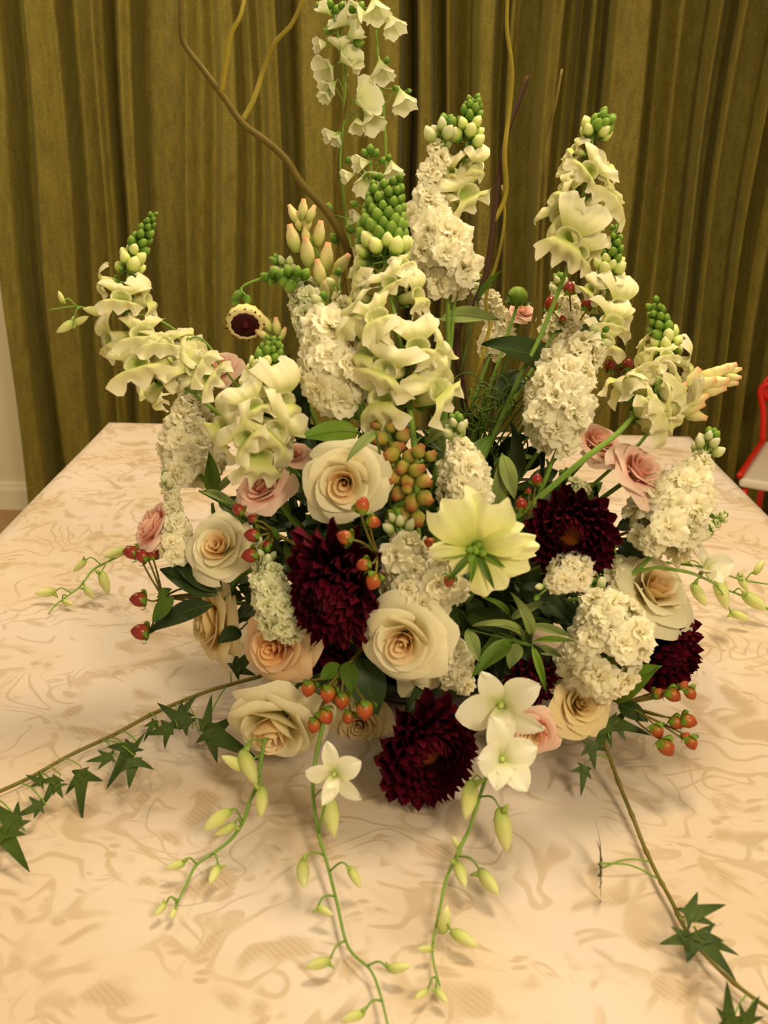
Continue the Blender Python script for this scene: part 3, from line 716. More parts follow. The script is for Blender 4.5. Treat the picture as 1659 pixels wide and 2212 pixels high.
def leaf(root, a, b, w, mt, nrm=None):
    """from a to b in the room, w half width in metres"""
    y = (b-a); L_ = y.length; y.normalize(); n = V(nrm) if nrm is not None else (CAM-a).normalized()+V((0, 0, .8)); x = y.cross(n).normalized(); n = x.cross(y)
    k = w/.3
    M = Matrix(((x.x*k, y.x*L_, n.x*L_, a.x), (x.y*k, y.y*L_, n.y*L_, a.y), (x.z*k, y.z*L_, n.z*L_, a.z), (0, 0, 0, 1)))
    o = part('leaf', LEAF[mt], root, M); part('midrib', VEIN[mt], o)
    return o
def sprig(label, leaves, stem='dark_stem', name='leafy_sprig', group=None):
    """leaves: (x0,y0,Y0, x1,y1,Y1, width px, kind)"""
    A = [P(l[0], l[1], l[2]) for l in leaves]; ft = foot(A[0]); root = thing(name, label, 'foliage', ft, group); parts = []
    far = max(A, key=lambda p: (p-ft).length); main = stem_to(ft, far); parts.append(tube(main, .0018, .0011, seg=5))
    for l, a in zip(leaves, A):
        b = P(l[3], l[4], l[5]); leaf(root, a, b, m(l[6], a)/2, l[7])
        sp, _ = near(main, a); 
        if (sp-a).length > .002: parts.append(tube([sp, a], .0009, seg=4))
    wpart('stem', merge(parts), stem, root); return root

# ------------------------------------------------------------------ hypericum berries
bg = lathe([(0, .20, 0), (.1, .36, .05), (.35, .45, .3), (.65, .40, .65), (.88, .22, .9), (1, .03, 1)], 10)
BERRY = mesh('berry', *bg[:2], 'berry', bg[2]); BERRYO = mesh('berry', *bg[:2], 'berry_orange', bg[2])
hc = merge([xf(grid(3, 4, lambda u, v: (u*.20*math.sin(PI*(.2+.75*v)), .10+.42*math.sin(v*1.9), -.02+.35*v*v)), Matrix.Rotation(i*2*PI/5, 4, 'Z')) for i in range(5)])
HCAL = mesh('calyx', *hc[:2], 'bright_leaf', hc[2])
def berries(label, fork, items, leaves=(), stem='olive_twig', red=True, fy=None):
    """items: (px, py, size px, angle, Y)"""
    f0 = P(*fork); ft = foot(f0); root = thing('berry_sprig', label, 'foliage', ft)
    parts = [tube(stem_to(ft, f0), .0020, .0015, seg=5)]
    for k, (x, y, s_, ang, Y) in enumerate(items):
        pos = P(x, y, Y); s = m(s_*.84, pos); d = idir(ang, .25); o = pos-d*s*.5
        b = part('berry', BERRY if red else BERRYO, root, frame(o, d, s=s)); part('calyx', HCAL, b, Matrix.Diagonal((1.2, 1.2, 1.15, 1)))
        parts.append(tube(smooth_path([f0, f0.lerp(o, .55)+V((0, 0, .003*(k % 3-1))), o+d*s*.03], 3), .0012, .0009, seg=5))
    for l in leaves:
        a = P(l[0], l[1], l[2]); leaf(root, a, P(l[3], l[4], l[5]), m(l[6], a)/2, l[7]); parts.append(tube([f0, a], .0011, seg=4))
    wpart('stem', merge(parts), stem, root); return root

# ------------------------------------------------------------------ ivy
def ivy_leaf_mesh(seed):
    rd = random.Random(seed)
    lobes = [(90, 1.12, .17), (40, .70, .13), (140, .64, .13), (-28, .34, .10), (208, .38, .10)]
    ps = []
    for k, (a, ln, w0) in enumerate(lobes):
        a = math.radians(a-90+rd.uniform(-14, 14)); ln *= rd.uniform(.75, 1.2); cv = rd.uniform(-.05, .3)
        def f(u, v): 
            wd = w0*(1-v)**.75*(1.25-.25*v)+.004
            return (u*wd*1.15, v*ln, .12*abs(u)*wd+cv*v*(1-v*1.6)+.012*k)
        ps.append(xf(grid(2, 5, f), Matrix.Rotation(a, 4, 'Z')))
    ps.append(xf(tube([V((0, 0, .02)), V((0, -.3, -.02))], .012, .010, 4), Matrix()))
    G = merge(ps); return mesh('leaf', *G[:2], 'ivy_leaf', G[2])
IVY = [ivy_leaf_mesh(i) for i in range(5)]
def ivy(label, pts, leaves, stem='olive_twig', r=.0022, foot_pt=None, knots=None):
    """leaves: (px, py, size px, angle, h, tilt)"""
    pp = smooth_path(pts, 6); ft = V(foot_pt) if foot_pt else foot(pts[0]); root = thing('ivy_vine', label, 'foliage', ft)
    parts = [tube(stem_to(ft, pts[0], bend=0)+pp[1:], r, r*.8, 6, knots)]
    for k, (x, y, s_, ang, h, tilt) in enumerate(leaves):
        pos = T(x, y, h); s = m(s_, pos)*.74; d = idir(ang, 0); n = (R+V((0, -.12, .1))).normalized() if tilt > .9 else (V((0, 0, 1))*(1-tilt)+V((random.uniform(-.4, .4), -1, .3))*tilt).normalized()
        d = d+V((0, 0, 0)); d = (d-n*d.dot(n)).normalized()
        x_ = d.cross(n); o = pos-d*s*.25
        lo = min(o.z, (o+d*s).z, (o-d*s*.3).z)
        if lo < TAB+.006: o.z += TAB+.006-lo
        M = Matrix(((x_.x*s, d.x*s, n.x*s, o.x), (x_.y*s, d.y*s, n.y*s, o.y), (x_.z*s, d.z*s, n.z*s, o.z), (0, 0, 0, 1)))
        part('leaf', IVY[k % 5], root, M)
        e = o-d*s*.28; sp, i0 = near(pp, e); sp = pp[max(0, i0-1)]
        mid = sp.lerp(e, .5)+V((0, 0, .006)); g = tube(smooth_path([sp, mid, e], 4), .0008, .0007, 4)
        wpart('petiole', g, 'green_stem', root)
    wpart('stem', merge(parts), stem, root); return root

# ------------------------------------------------------------------ willow
def willow(label, branches, mt, r):
    """branches: lists of (px, py, Y), the first from foam outwards"""
    b0 = [P(*p) for p in branches[0]]; ft = foot(b0[0]); root = thing('willow_branch', label, 'branch', ft)
    wpart('branch', tube(stem_to(ft, b0[0], (b0[0]-b0[1]).normalized()*-1, bend=0)+smooth_path(b0, 5)[1:], r, r*.5, 7), mt[0], root)
    for k, b in enumerate(branches[1:]):
        wpart('twig', tube(smooth_path([P(*p) for p in b], 5), r*.62, r*.35, 6), mt[1+k % (len(mt)-1)], root)
    return root
#=====PLACEMENTS
# ------------------------------------------------------------------ willow behind the flowers
willow('forked curly willow branch curving up beside the pinkish tuberose at the back',
       [[(800, 760, 1.07), (765, 600, 1.07), (745, 525, 1.07), (705, 455, 1.07), (650, 395, 1.07), (618, 345, 1.07), (575, 305, 1.08), (524, 266, 1.08), (480, 205, 1.08), (435, 145, 1.09), (398, 95, 1.09), (391, 50, 1.09), (393, -40, 1.09)],
        [(522, 264, 1.08), (548, 215, 1.09), (568, 155, 1.1), (592, 95, 1.1), (628, 55, 1.1), (652, 5, 1.1), (670, -40, 1.1)],
        [(478, 202, 1.08), (487, 140, 1.08), (499, 75, 1.08), (520, 32, 1.08), (532, -30, 1.09)]], ('willow_bark', 'willow_gold', 'willow_gold'), .0052)
willow('thin brown willow twig rising straight behind the two white delphiniums',
       [[(745, 600, 1.12), (728, 500, 1.12), (724, 400, 1.12), (730, 310, 1.12), (748, 220, 1.12), (752, 160, 1.13)]], ('willow_bark', 'willow_bark'), .0028)
willow('dark crooked willow branch standing bare behind the large dark leaf',
       [[(1012, 960, 1.06), (1000, 850, 1.06), (988, 770, 1.07), (992, 700, 1.08), (1025, 655, 1.09), (1050, 590, 1.1), (1066, 480, 1.12), (1078, 380, 1.14), (1095, 290, 1.15), (1118, 225, 1.16), (1140, 165, 1.17)],
        [(1066, 480, 1.12), (1092, 420, 1.13), (1090, 330, 1.13), (1100, 240, 1.14), (1106, 150, 1.14), (1095, 60, 1.14), (1098, -30, 1.14)]], ('dark_bark', 'willow_gold'), .0050)
willow('slender reddish willow twig rising left of the tall white snapdragon',
       [[(1140, 760, 1.1), (1160, 640, 1.12), (1166, 520, 1.13), (1174, 380, 1.14), (1184, 290, 1.15), (1200, 225, 1.15), (1214, 150, 1.16)]], ('willow_bark', 'willow_bark'), .0028)
willow('pale yellow willow twig bending up behind the white stock cluster',
       [[(1060, 700, 1.1), (1050, 640, 1.11), (1075, 560, 1.12), (1090, 470, 1.13), (1084, 400, 1.14)]], ('willow_gold', 'willow_gold'), .0026)

# ------------------------------------------------------------------ delphiniums
delphinium('tallest white delphinium with upright frilled bells left of the nodding ones',
    [(712, -30, 1.12), (722, 40, 1.12), (745, 150, 1.12), (742, 260, 1.12), (735, 360, 1.12), (752, 500, 1.11), (770, 620, 1.09)],
    [(750, 122, 46, 20, .8, 1), (766, 138, 36, -40, .4, 0), (706, 150, 42, 215, .5, 1), (712, 188, 44, 230, .4, 0), (704, 205, 34, 240, .3, 0), (786, 213, 54, 10, .8, 1), (800, 260, 58, -60, .4, 0), (772, 268, 40, -90, .3, 0), (714, 292, 36, 200, .3, 0), (728, 300, 30, 240, .3, 0), (765, 72, 46, 30, .4, 0), (738, 42, 42, 150, .5, 1), (694, 96, 36, 200, .5, 0), (700, 18, 36, 140, .3, 0), (735, 95, 34, 90, .6, 1)],
    [(690, 14, 22, 120), (712, 8, 22, 80), (726, 20, 22, 60), (738, 12, 20, 70), (708, 66, 22, 170), (775, 92, 26, 0), (752, 345, 18, 60)])
delphinium('white delphinium with nodding bells down one side at the very top',
    [(806, -30, 1.13), (812, 60, 1.13), (820, 160, 1.13), (830, 260, 1.13), (834, 400, 1.12), (820, 560, 1.09)],
    [(812, 18, 62, -80, .2, 0), (848, 52, 56, -70, .2, 0), (824, 152, 56, -80, .2, 0), (870, 216, 58, -75, .2, 0), (775, 30, 40, 200, .3, 1)],
    [(855, 190, 14, 10), (884, 196, 12, 0), (836, 130, 16, 80), (760, 20, 20, 120), (780, 12, 20, 60)])
delphinium('short pale green delphinium below the nodding bells',
    [(800, 310, 1.08), (802, 400, 1.08), (790, 500, 1.07), (780, 600, 1.06)],
    [(782, 352, 42, 200, .5, 0), (795, 388, 48, -70, .4, 1), (848, 366, 48, -80, .2, 0), (752, 380, 34, 200, .3, 0), (770, 470, 36, 180, .4, 0), (788, 535, 42, -120, .4, 0), (775, 560, 40, 200, .3, 1), (820, 412, 34, 0, .5, 0)],
    [(800, 322, 22, 90), (788, 330, 20, 130), (812, 330, 20, 60), (826, 346, 18, 40), (840, 340, 16, 70), (764, 440, 18, 160), (710, 450, 26, 90), (756, 495, 24, 150), (722, 515, 26, 120)])

# ------------------------------------------------------------------ tuberose, copper buds
bud_spray('tuberose', 'tuberose spike with cream buds and pink tips left of the willow bend',
    [(648, 440, 1.02), (665, 500, 1.02), (695, 570, 1.01), (715, 650, 1.0)],
    [(633, 462, 42, 115, .2), (655, 452, 44, 85, .3), (672, 462, 40, 65, .2), (645, 478, 42, 100, .5), (665, 480, 42, 75, .5), (634, 515, 62, 105, .3), (690, 505, 56, 80, .4), (660, 508, 40, 90, .5), (664, 545, 66, 95, .5), (704, 556, 64, 80, .4), (738, 572, 56, 50, .3), (690, 590, 60, 100, .5), (722, 610, 60, 70, .4), (700, 628, 56, 90, .5)], 'tube')
bud_spray('tuberose', 'tuberose spike with pink tipped green buds reaching far out beyond the table corner',
    [(1590, 802, 1.02), (1540, 818, 1.01), (1480, 850, 1.0), (1430, 900, .99), (1380, 960, .97)],
    [(1585, 800, 34, 10, .3), (1582, 815, 38, -5, .4), (1568, 797, 50, 25, .3), (1572, 826, 46, -8, .4), (1548, 804, 56, 22, .4), (1545, 826, 60, 8, .5), (1530, 812, 66, 22, .4), (1535, 842, 66, 6, .3), (1516, 830, 64, 18, .5), (1490, 822, 66, 55, .4), (1505, 846, 52, 60, .5), (1468, 848, 50, 65, .5), (1440, 880, 64, 40, .5), (1490, 880, 66, 15, .4), (1502, 866, 60, 25, .4), (1500, 896, 56, -20, .4), (1420, 925, 66, 0, .4)], 'tube')
bud_spray('tuberose', 'few small pink buds beside the dark centred pincushion flower',
    [(585, 690, .98), (600, 730, .98), (625, 790, .97)], [(575, 698, 42, 120, .2), (598, 705, 40, 95, .3), (566, 722, 34, 150, .3), (610, 722, 34, 60, .3)], 'tube')
bud_spray('copper_bud_spike', 'upright spike of coppery green buds between the cream rose and white stock',
    [(800, 880, .86), (838, 935, .85), (868, 1000, .83), (890, 1080, .82), (905, 1150, .82)],
    [(815, 918, 34, 190, .5), (845, 922, 36, 60, .5), (822, 948, 44, 200, .5), (870, 940, 42, 60, .4), (858, 968, 42, 20, .6), (845, 982, 46, 200, .6), (838, 1000, 40, 210, .4), (885, 985, 44, 50, .5), (905, 975, 40, 60, .3), (930, 985, 34, 40, .3), (870, 1010, 42, 230, .6), (900, 1015, 44, 20, .5), (852, 1030, 46, 220, .5), (882, 1040, 46, 250, .7), (915, 1040, 44, -20, .5), (862, 1065, 46, 230, .5), (890, 1085, 48, 260, .6), (918, 1075, 46, -40, .4), (872, 1110, 44, 240, .4), (902, 1120, 44, 280, .5), (880, 1055, 30, 90, .6)], 'copper')

# ------------------------------------------------------------------ snapdragons
snapdragon('white snapdragon leaning out at the far left with a green pointed tip',
    [(332, 462, .99), (315, 500, .99), (285, 560, .98), (272, 640, .96), (285, 730, .95), (330, 800, .94), (420, 850, .93)], nb=30, tip_frac=.42, bud0=9, bud1=26, spread0=7, spread1=30,
    blossoms=[(225, 608, 44, 0), (262, 648, 62, -.02), (312, 650, 54, 0), (245, 735, 78, -.01), (308, 728, 76, -.02), (300, 790, 80, -.03), (345, 795, 72, -.01), (352, 748, 66, -.02), (385, 770, 76, -.01), (425, 795, 74, -.02), (330, 850, 60, .01), (448, 815, 60, -.02), (405, 745, 60, 0)])
snapdragon('central snapdragon with dense dark green tip rising to pale ruffled blossoms',
    [(838, 388, .97), (832, 440, .96), (826, 510, .95), (838, 600, .93), (856, 700, .91), (872, 790, .89), (885, 880, .88), (895, 960, .87)], nb=84, gfrac=.86, tip_frac=.38, bud0=14, bud1=30, spread0=60, spread1=78,
    blossoms=[(778, 592, 52, -.01), (842, 612, 50, -.03), (896, 640, 62, -.01), (868, 602, 46, 0), (872, 570, 34, -.02), (770, 640, 54, 0), (815, 690, 74, -.04), (762, 700, 84, -.02), (800, 760, 84, -.03), (900, 750, 74, -.03), (942, 778, 84, -.01), (838, 800, 84, -.04), (830, 862, 90, -.03), (942, 848, 92, -.02), (910, 810, 60, -.02), (745, 770, 80, -.01)], r=.0036)
snapdragon('slim snapdragon with fresh green buds just above the big white stock cluster',
    [(1024, 214, 1.06), (1018, 250, 1.06), (1008, 310, 1.05), (995, 390, 1.05), (985, 480, 1.04), (985, 600, 1.03)], nb=24, tip_frac=.42, bud0=12, bud1=27, spread0=16, spread1=34,
    blossoms=[(1025, 358, 44, -.01), (1005, 420, 76, -.01), (960, 440, 60, 0), (975, 372, 44, -.01)])
snapdragon('tall white snapdragon standing highest on the right against the curtain',
    [(1312, 252, 1.04), (1285, 285, 1.04), (1275, 340, 1.04), (1262, 420, 1.04), (1245, 520, 1.03), (1218, 600, 1.03), (1170, 720, 1.02), (1130, 800, 1.0)], nb=20, tip_frac=.19, bud0=15, bud1=25, spread0=18, spread1=32,
    blossoms=[(1244, 324, 36, 0), (1272, 370, 60, -.03), (1310, 364, 40, 0), (1232, 385, 46, -.01), (1226, 352, 32, 0), (1310, 432, 76, -.01), (1228, 415, 52, -.02), (1216, 462, 74, -.02), (1228, 515, 84, -.03), (1248, 545, 66, -.03), (1278, 525, 60, -.01), (1252, 470, 56, -.02)], r=.003)
snapdragon('snapdragon with a beaded green tip at the back right of the tall white one',
    [(1332, 484, 1.07), (1325, 540, 1.07), (1312, 590, 1.07), (1312, 650, 1.06), (1300, 730, 1.04), (1270, 800, 1.02)], nb=26, tip_frac=.42, bud0=10, bud1=25, spread0=12, spread1=28,
    blossoms=[(1296, 612, 34, 0), (1340, 620, 42, 0), (1332, 662, 66, -.01), (1322, 700, 66, -.02), (1302, 740, 64, -.02), (1278, 625, 40, -.01)])
snapdragon('snapdragon arching to the right with a long stem crossing the pink rose',
    [(1412, 655, .98), (1425, 700, .98), (1442, 760, .97), (1425, 820, .95), (1390, 870, .92), (1335, 935, .9), (1270, 985, .89)], nb=28, tip_frac=.36, bud0=12, bud1=27, spread0=18, spread1=34,
    blossoms=[(1392, 760, 44, 0), (1438, 770, 42, -.02), (1480, 782, 50, 0), (1402, 808, 66, 0), (1370, 830, 76, 0), (1455, 838, 62, -.02), (1340, 830, 60, .01), (1420, 905, 84, -.01), (1460, 885, 76, 0), (1400, 880, 60, -.02)], r=.0036)
snapdragon('snapdragon left of centre, small green tip in front of the pincushion flower',
    [(592, 735, .88), (580, 770, .88), (560, 830, .87), (548, 900, .86), (552, 980, .86)], nb=30, tip_frac=.48, bud0=12, bud1=28, spread0=26, spread1=40,
    blossoms=[(526, 852, 46, -.01), (565, 822, 48, -.02), (605, 868, 84, -.01), (545, 880, 66, -.03), (492, 925, 90, -.01), (590, 930, 92, -.02), (560, 985, 84, -.02), (530, 945, 70, -.04), (612, 905, 70, .01), (590, 1010, 60, 0)])
# the one seen end-on in front
def facing_snap():
    c = S(1028, 1185, .0); c = P(1028, 1185, c.y-.045); ft = foot(c); root = thing('snapdragon', 'pale green snapdragon seen end on, blossoms wheeling round a star of green', 'flower', ft)
    ax = (CAM-c).normalized(); parts = [tube(stem_to(ft, c-ax*.01, ax), .0026, .0014)]
    for k, (x, y, ln, wd) in enumerate(((984, 1108, 96, .9), (1046, 1102, 96, 1.0), (1104, 1158, 88, .7), (1112, 1204, 84, .7), (1062, 1246, 88, 1.0), (996, 1216, 82, .8), (958, 1190, 90, .4), (1126, 1180, 90, .4))):
        p = P(x, y, c.y-.004); d = (p-c); L_ = d.length*1.28; d.normalize(); d = (d+ax*(.10+.08*(k % 3))).normalized(); rd = random.Random(k*3+1); q1, q2, q3 = rd.uniform(0, 6), rd.uniform(0, 6), rd.uniform(.06, .12)
        def fn(u, v):
            w_ = (.10+.50*math.sin(v*1.75))*wd*(1-.25*max(0, v-.8)/.2*abs(u))
            return (u*w_, v*(1-.10*u*u+.05*math.cos(6*u+q1)*v), q3*math.sin(6*u+q2)*v*v+.04*math.sin(13*u+q1)*v*v+.16*math.sin(v*2.8)-.22*v*v*abs(u))
        g = grid(14, 8, fn); x_ = d.cross(ax).normalized(); n_ = x_.cross(d)
        M = Matrix(((x_.x*L_, d.x*L_, n_.x*L_, c.x+d.x*.004), (x_.y*L_, d.y*L_, n_.y*L_, c.y+d.y*.004), (x_.z*L_, d.z*L_, n_.z*L_, c.z+d.z*.004), (0, 0, 0, 1)))
        M.translation -= ax*.003*(k % 2)
        part('blossom', mesh('blossom', *g[:2], 'lime_petal', g[2]), root, M)
    for k in range(9):
        a = k*2.39996; q = k/9; d = (R*math.cos(a)+U*math.sin(a)); dd = (d*q+ax*(1.15-q)).normalized(); o = c+d*.005*q
        part('bud', BUD['green'], root, frame(o, dd, s=.007+.004*q))
    for k in range(11):
        a = k*2*PI/11; d = (R*math.cos(a)+U*math.sin(a)); leaf(root, c-ax*.002+d*.003, c+d*(.028+.008*(k % 2))+ax*.010, .0034, 'mid' if k % 2 else 'bright', ax)
    wpart('stem', merge(parts), 'green_stem', root)
facing_snap()

# ------------------------------------------------------------------ white stock
stock('large fluffy white stock cluster standing high at the back centre',
    [(950, 320, 26, 1.04), (930, 390, 36, 1.03), (915, 455, 44, 1.02), (945, 515, 72, 1.01), (958, 570, 84, 1.0), (968, 625, 42, 1.0)], fr=31, buds=10)
stock('broad white stock cluster left of the central snapdragon spike',
    [(702, 690, 44, .93), (712, 750, 72, .90), (718, 812, 86, .88), (735, 868, 52, .88)], fr=33, buds=5)
stock('long white stock spike leaning left below the big dark leaf',
    [(1275, 745, 40, 1.0), (1225, 800, 66, .97), (1205, 860, 80, .95), (1200, 915, 76, .93), (1205, 970, 44, .92)], fr=29, buds=4)
stock('white stock with round buds on top right of the coppery spike',
    [(992, 950, 26, .88), (1000, 1005, 56, .87), (1006, 1060, 68, .86), (1015, 1100, 46, .86)], fr=25, buds=10)
stock('white stock with upright pale buds above the cream rose heart',
    [(866, 1160, 26, .80), (878, 1205, 66, .79), (908, 1262, 100, .79), (945, 1305, 88, .79)], fr=27, buds=12)
stock('full white stock head with yellow green centre at the lower right',
    [(1300, 1295, 60, .83), (1318, 1350, 92, .81), (1320, 1405, 92, .80), (1285, 1450, 70, .82), (1215, 1438, 52, .84)], fr=26, buds=8)
stock('small drooping white stock head below the burgundy dahlia on the right',
    [(1192, 1262, 26, .765), (1225, 1238, 50, .77), (1262, 1222, 34, .785)], fr=20, buds=2)
stock('white stock spreading over the table edge at the far right',
    [(1520, 985, 22, .93), (1500, 1040, 52, .92), (1455, 1095, 88, .90), (1430, 1140, 90, .88), (1430, 1185, 72, .87)], fr=28, buds=12)
stock('narrow pale green stock spike beside the peach rose at the lower left',
    [(575, 1225, 34, .81), (580, 1270, 48, .80), (602, 1320, 58, .79), (640, 1365, 40, .79)], fr=22, buds=8, green=True)
stock('white stock behind the left snapdragon blossoms over the table',
    [(408, 862, 34, .96), (415, 905, 54, .95), (408, 960, 74, .94), (425, 1020, 82, .93)], fr=26, buds=9)
stock('slim green budded stock between the side pink rose and cream rose',
    [(368, 1060, 24, .90), (378, 1110, 26, .89), (382, 1160, 38, .88), (370, 1205, 36, .87)], fr=20, buds=8)
stock('budding stock with green curls above the left white cluster',
    [(622, 590, 24, 1.0), (660, 630, 40, .99), (668, 690, 46, .98), (680, 740, 30, .96)], fr=22, buds=11, green=True)
stock('loose white stock florets peeping out behind the central blossoms',
    [(735, 640, 24, .97), (742, 690, 28, .96)], fr=26, buds=2)
stock('small white stock heads at the back beneath the big green bud',
    [(1050, 635, 26, 1.16), (1085, 700, 34, 1.15), (1060, 760, 36, 1.14)], fr=20, buds=7)
stock('white budded stock at the back behind the red berries',
    [(1215, 640, 30, 1.12), (1225, 690, 46, 1.11), (1195, 725, 42, 1.1)], fr=22, buds=12)
stock('little white stock tucked between the cream rose and sage leaves',
    [(985, 1385, 22, .80), (998, 1430, 34, .79), (985, 1475, 38, .785)], fr=20, buds=2)
stock('pale stock florets just above the burgundy dahlia on the right',
    [(1240, 1040, 14, .92), (1262, 1060, 22, .92)], fr=17, buds=4, green=True)
bud_spray('stock_flower', 'green budded stem tip curling down to the pincushion flower',
    [(512, 652, 1.0), (522, 622, 1.0), (552, 606, 1.0), (590, 598, 1.0), (625, 600, .99), (650, 620, .99)],
    [(508, 650, 24, 250, .2), (534, 648, 24, 280, .2), (514, 636, 22, 200, .2), (574, 598, 26, 150, .2), (592, 588, 26, 90, .3), (606, 592, 26, 60, .3), (588, 606, 26, 250, .3), (622, 586, 28, 90, .3), (612, 608, 26, 240, .3), (634, 602, 30, 60, .4), (626, 618, 34, 240, .4), (642, 586, 26, 80, .3), (660, 592, 28, 60, .4)], 'green')
stock('white florets lying low right of the cream rose at the far right',
    [(1335, 1230, 26, .88), (1345, 1280, 40, .87)], fr=26, buds=2)
stock('green tipped stock budding beside the small red berry at the far right',
    [(1545, 1130, 14, .94), (1525, 1150, 24, .93), (1490, 1150, 26, .92)], fr=17, buds=9, green=True)

# ------------------------------------------------------------------ roses
rose('large cream rose with peach heart facing out above the left dahlia', 742, 1046, 92, D(-.05, .15, .9), 'cream', .8, off=.0, Y=.80)
rose('creamy rose with tight spiral heart in the lower middle', 868, 1392, 96, D(-.25, .05, .9), 'cream', .9, Y=.745)
rose('second cream rose petals opening behind the spiral hearted one', 940, 1420, 84, D(.5, .05, .7), 'white', 1.1, Y=.80)
rose('peach rose tilted left beside the narrow pale stock', 588, 1400, 84, D(-.35, .15, .8), 'peach', .9, Y=.79)
rose('cream rose at the left above the berry sprig', 466, 1178, 76, D(-.25, .55, .7), 'cream', .85, Y=.85)
rose('soft pink rose between the left snapdragon and the large cream rose', 560, 1045, 64, D(-.35, .75, .5), 'pink', .9, Y=.86)
rose('big cream rose drooping onto the cloth at the lower left', 588, 1588, 112, D(-.15, -.35, .8), 'cream', .95, Y=.77)
rose('cream rose seen from its side behind the peach rose', 440, 1346, 88, D(-.8, .1, .4), 'yellow', 1.0, Y=.87)
rose('pink rose facing right above the burgundy dahlia', 1392, 1005, 74, D(.45, .75, .4), 'pink', .95, Y=.90)
rose('peach pink rose half hidden behind the long white stock', 1300, 945, 64, D(.3, .8, .3), 'pink', .9, Y=.97)
rose('pale cream rose spread open at the far right over the cloth', 1425, 1262, 96, D(.35, .75, .45), 'cream', 1.15, Y=.87)
rose('yellow cream rose with drooping outer petals at the lower right', 1258, 1518, 66, D(.15, .55, .6), 'yellow', 1.0, Y=.80)
rose('blush rose resting on the cloth behind the white orchids', 1148, 1588, 60, D(-.25, .0, .8), 'blush', .8, Y=.79)
rose('pink rose seen from the side at the far left', 320, 1130, 66, D(-.75, .6, .25), 'pink', .8, Y=.90)
rose('pink rose tucked behind the small green snapdragon tip', 466, 790, 48, D(-.25, .7, .5), 'pink', .9, Y=.96)
rose('little pink rose peeping out beside the green triangular leaf', 632, 978, 36, D(-.1, .8, .5), 'pink', .9, Y=.90)
rose('dull cream rose low in the shade left of the front dahlia', 775, 1570, 62, D(-.1, .2, .9), 'yellow', 1.0, Y=.86)
rose('tiny pink rose far at the back under the green bud', 1130, 668, 30, D(.1, .8, .5), 'pink', .9, Y=1.14)

# ------------------------------------------------------------------ dahlias
dahlia('burgundy dahlia left of centre beneath the large cream rose', 720, 1275, 112, D(-.25, -.15, .9), N=110, off=.0, sy=1.40, sx=.90)
dahlia('burgundy dahlia with orange eye below the long white stock', 1236, 1160, 106, D(-.1, .1, .9), N=96, disc=True, off=.02)
dahlia('burgundy dahlia with orange eye at the very front on the cloth', 932, 1632, 120, D(.38, .0, .85), N=110, disc=True, off=.0, sy=1.18)
dahlia('reddish burgundy dahlia at the far right behind the bright green leaf', 1446, 1408, 88, D(.45, .1, .8), N=90, off=-.02, sy=1.15)
dahlia('deep burgundy dahlia sunk in shadow under the left one', 700, 1420, 66, D(.1, -.1, .9), N=60, off=-.07)
dahlia('deep burgundy dahlia in shadow between the orchids and white stock', 1150, 1470, 62, D(.0, .1, .9), N=60, off=-.07)

def pincushion():
    c = P(530, 700, .965); s = m(44, c); z = D(.05, -.40, .85); ft = foot(c); root = thing('pincushion_flower', 'pale green pincushion bloom with dark red centre under the curling stem', 'flower', ft)
    M = frame(c-z*s*.3, z, s=s)
    g = lathe([(-.5, .05, 0), (-.45, .5, 0), (-.2, .85, .3), (.15, .95, .6), (.36, .90, .9), (.44, .76, 1), (.36, .64, 1), (.22, .05, 1)], 26, 13, .035)
    part('cup', mesh('cup', *g[:2], 'tuberose_bud', [min(.75, x) for x in g[2]]), root, M)
    ce = lathe([(.20, .70, 0), (.40, .72, 0), (.42, .4, 0), (.42, .05, 0)], 20); part('centre', mesh('centre', *ce[:2], 'maroon_petal', ce[2]), root, M)
    for i in range(60):
        q = (i+.5)/60; r = .66*math.sqrt(q); a = i*2.39996; d = V((math.cos(a)*r, math.sin(a)*r, 1)).normalized()
        if i == 0: g = grid(2, 3, lambda u, v: (u*.10*(1-v*.6), v*.34, .05*v)); fm_ = mesh('petal', *g[:2], 'maroon_petal', g[2])
        L_ = frame((math.cos(a)*r, math.sin(a)*r, .36), (math.cos(a)*(1-q), math.sin(a)*(1-q), .4+q), (math.cos(a), math.sin(a), .8))
        part('petal', fm_, root, M @ L_)
    wpart('stem', tube(stem_to(ft, c-z*s*.75, z), .0022, .002), 'green_stem', root)
pincushion()
def round_bud():
    c = P(1118, 640, 1.1); s = m(22, c); ft = foot(c); root = thing('flower_bud', 'single round green bud at the back below the dark willow branch', 'flower', ft)
    g = lathe([(-1, .2, 0), (-.8, .65, .1), (-.4, .95, .3), (0, 1, .5), (.45, .88, .7), (.8, .55, .9), (.97, .1, 1)], 16, 8, .03)
    part('bud', mesh('bud', *g[:2], 'green_bud', [.6+.4*x for x in g[2]]), root, frame(c, (0, -.3, 1), s=s))
    for k in range(5): a = k*1.257; leaf(root, c+V((math.cos(a)*s*.5, math.sin(a)*s*.5, -s*.9)), c+V((math.cos(a)*s*1.5, math.sin(a)*s*1.5, -s*.5+s*.9*(k % 2))), s*.3, 'mid')
    wpart('stem', tube(stem_to(ft, c-V((0, 0, s))), .0022, .0018), 'green_stem', root)
round_bud()

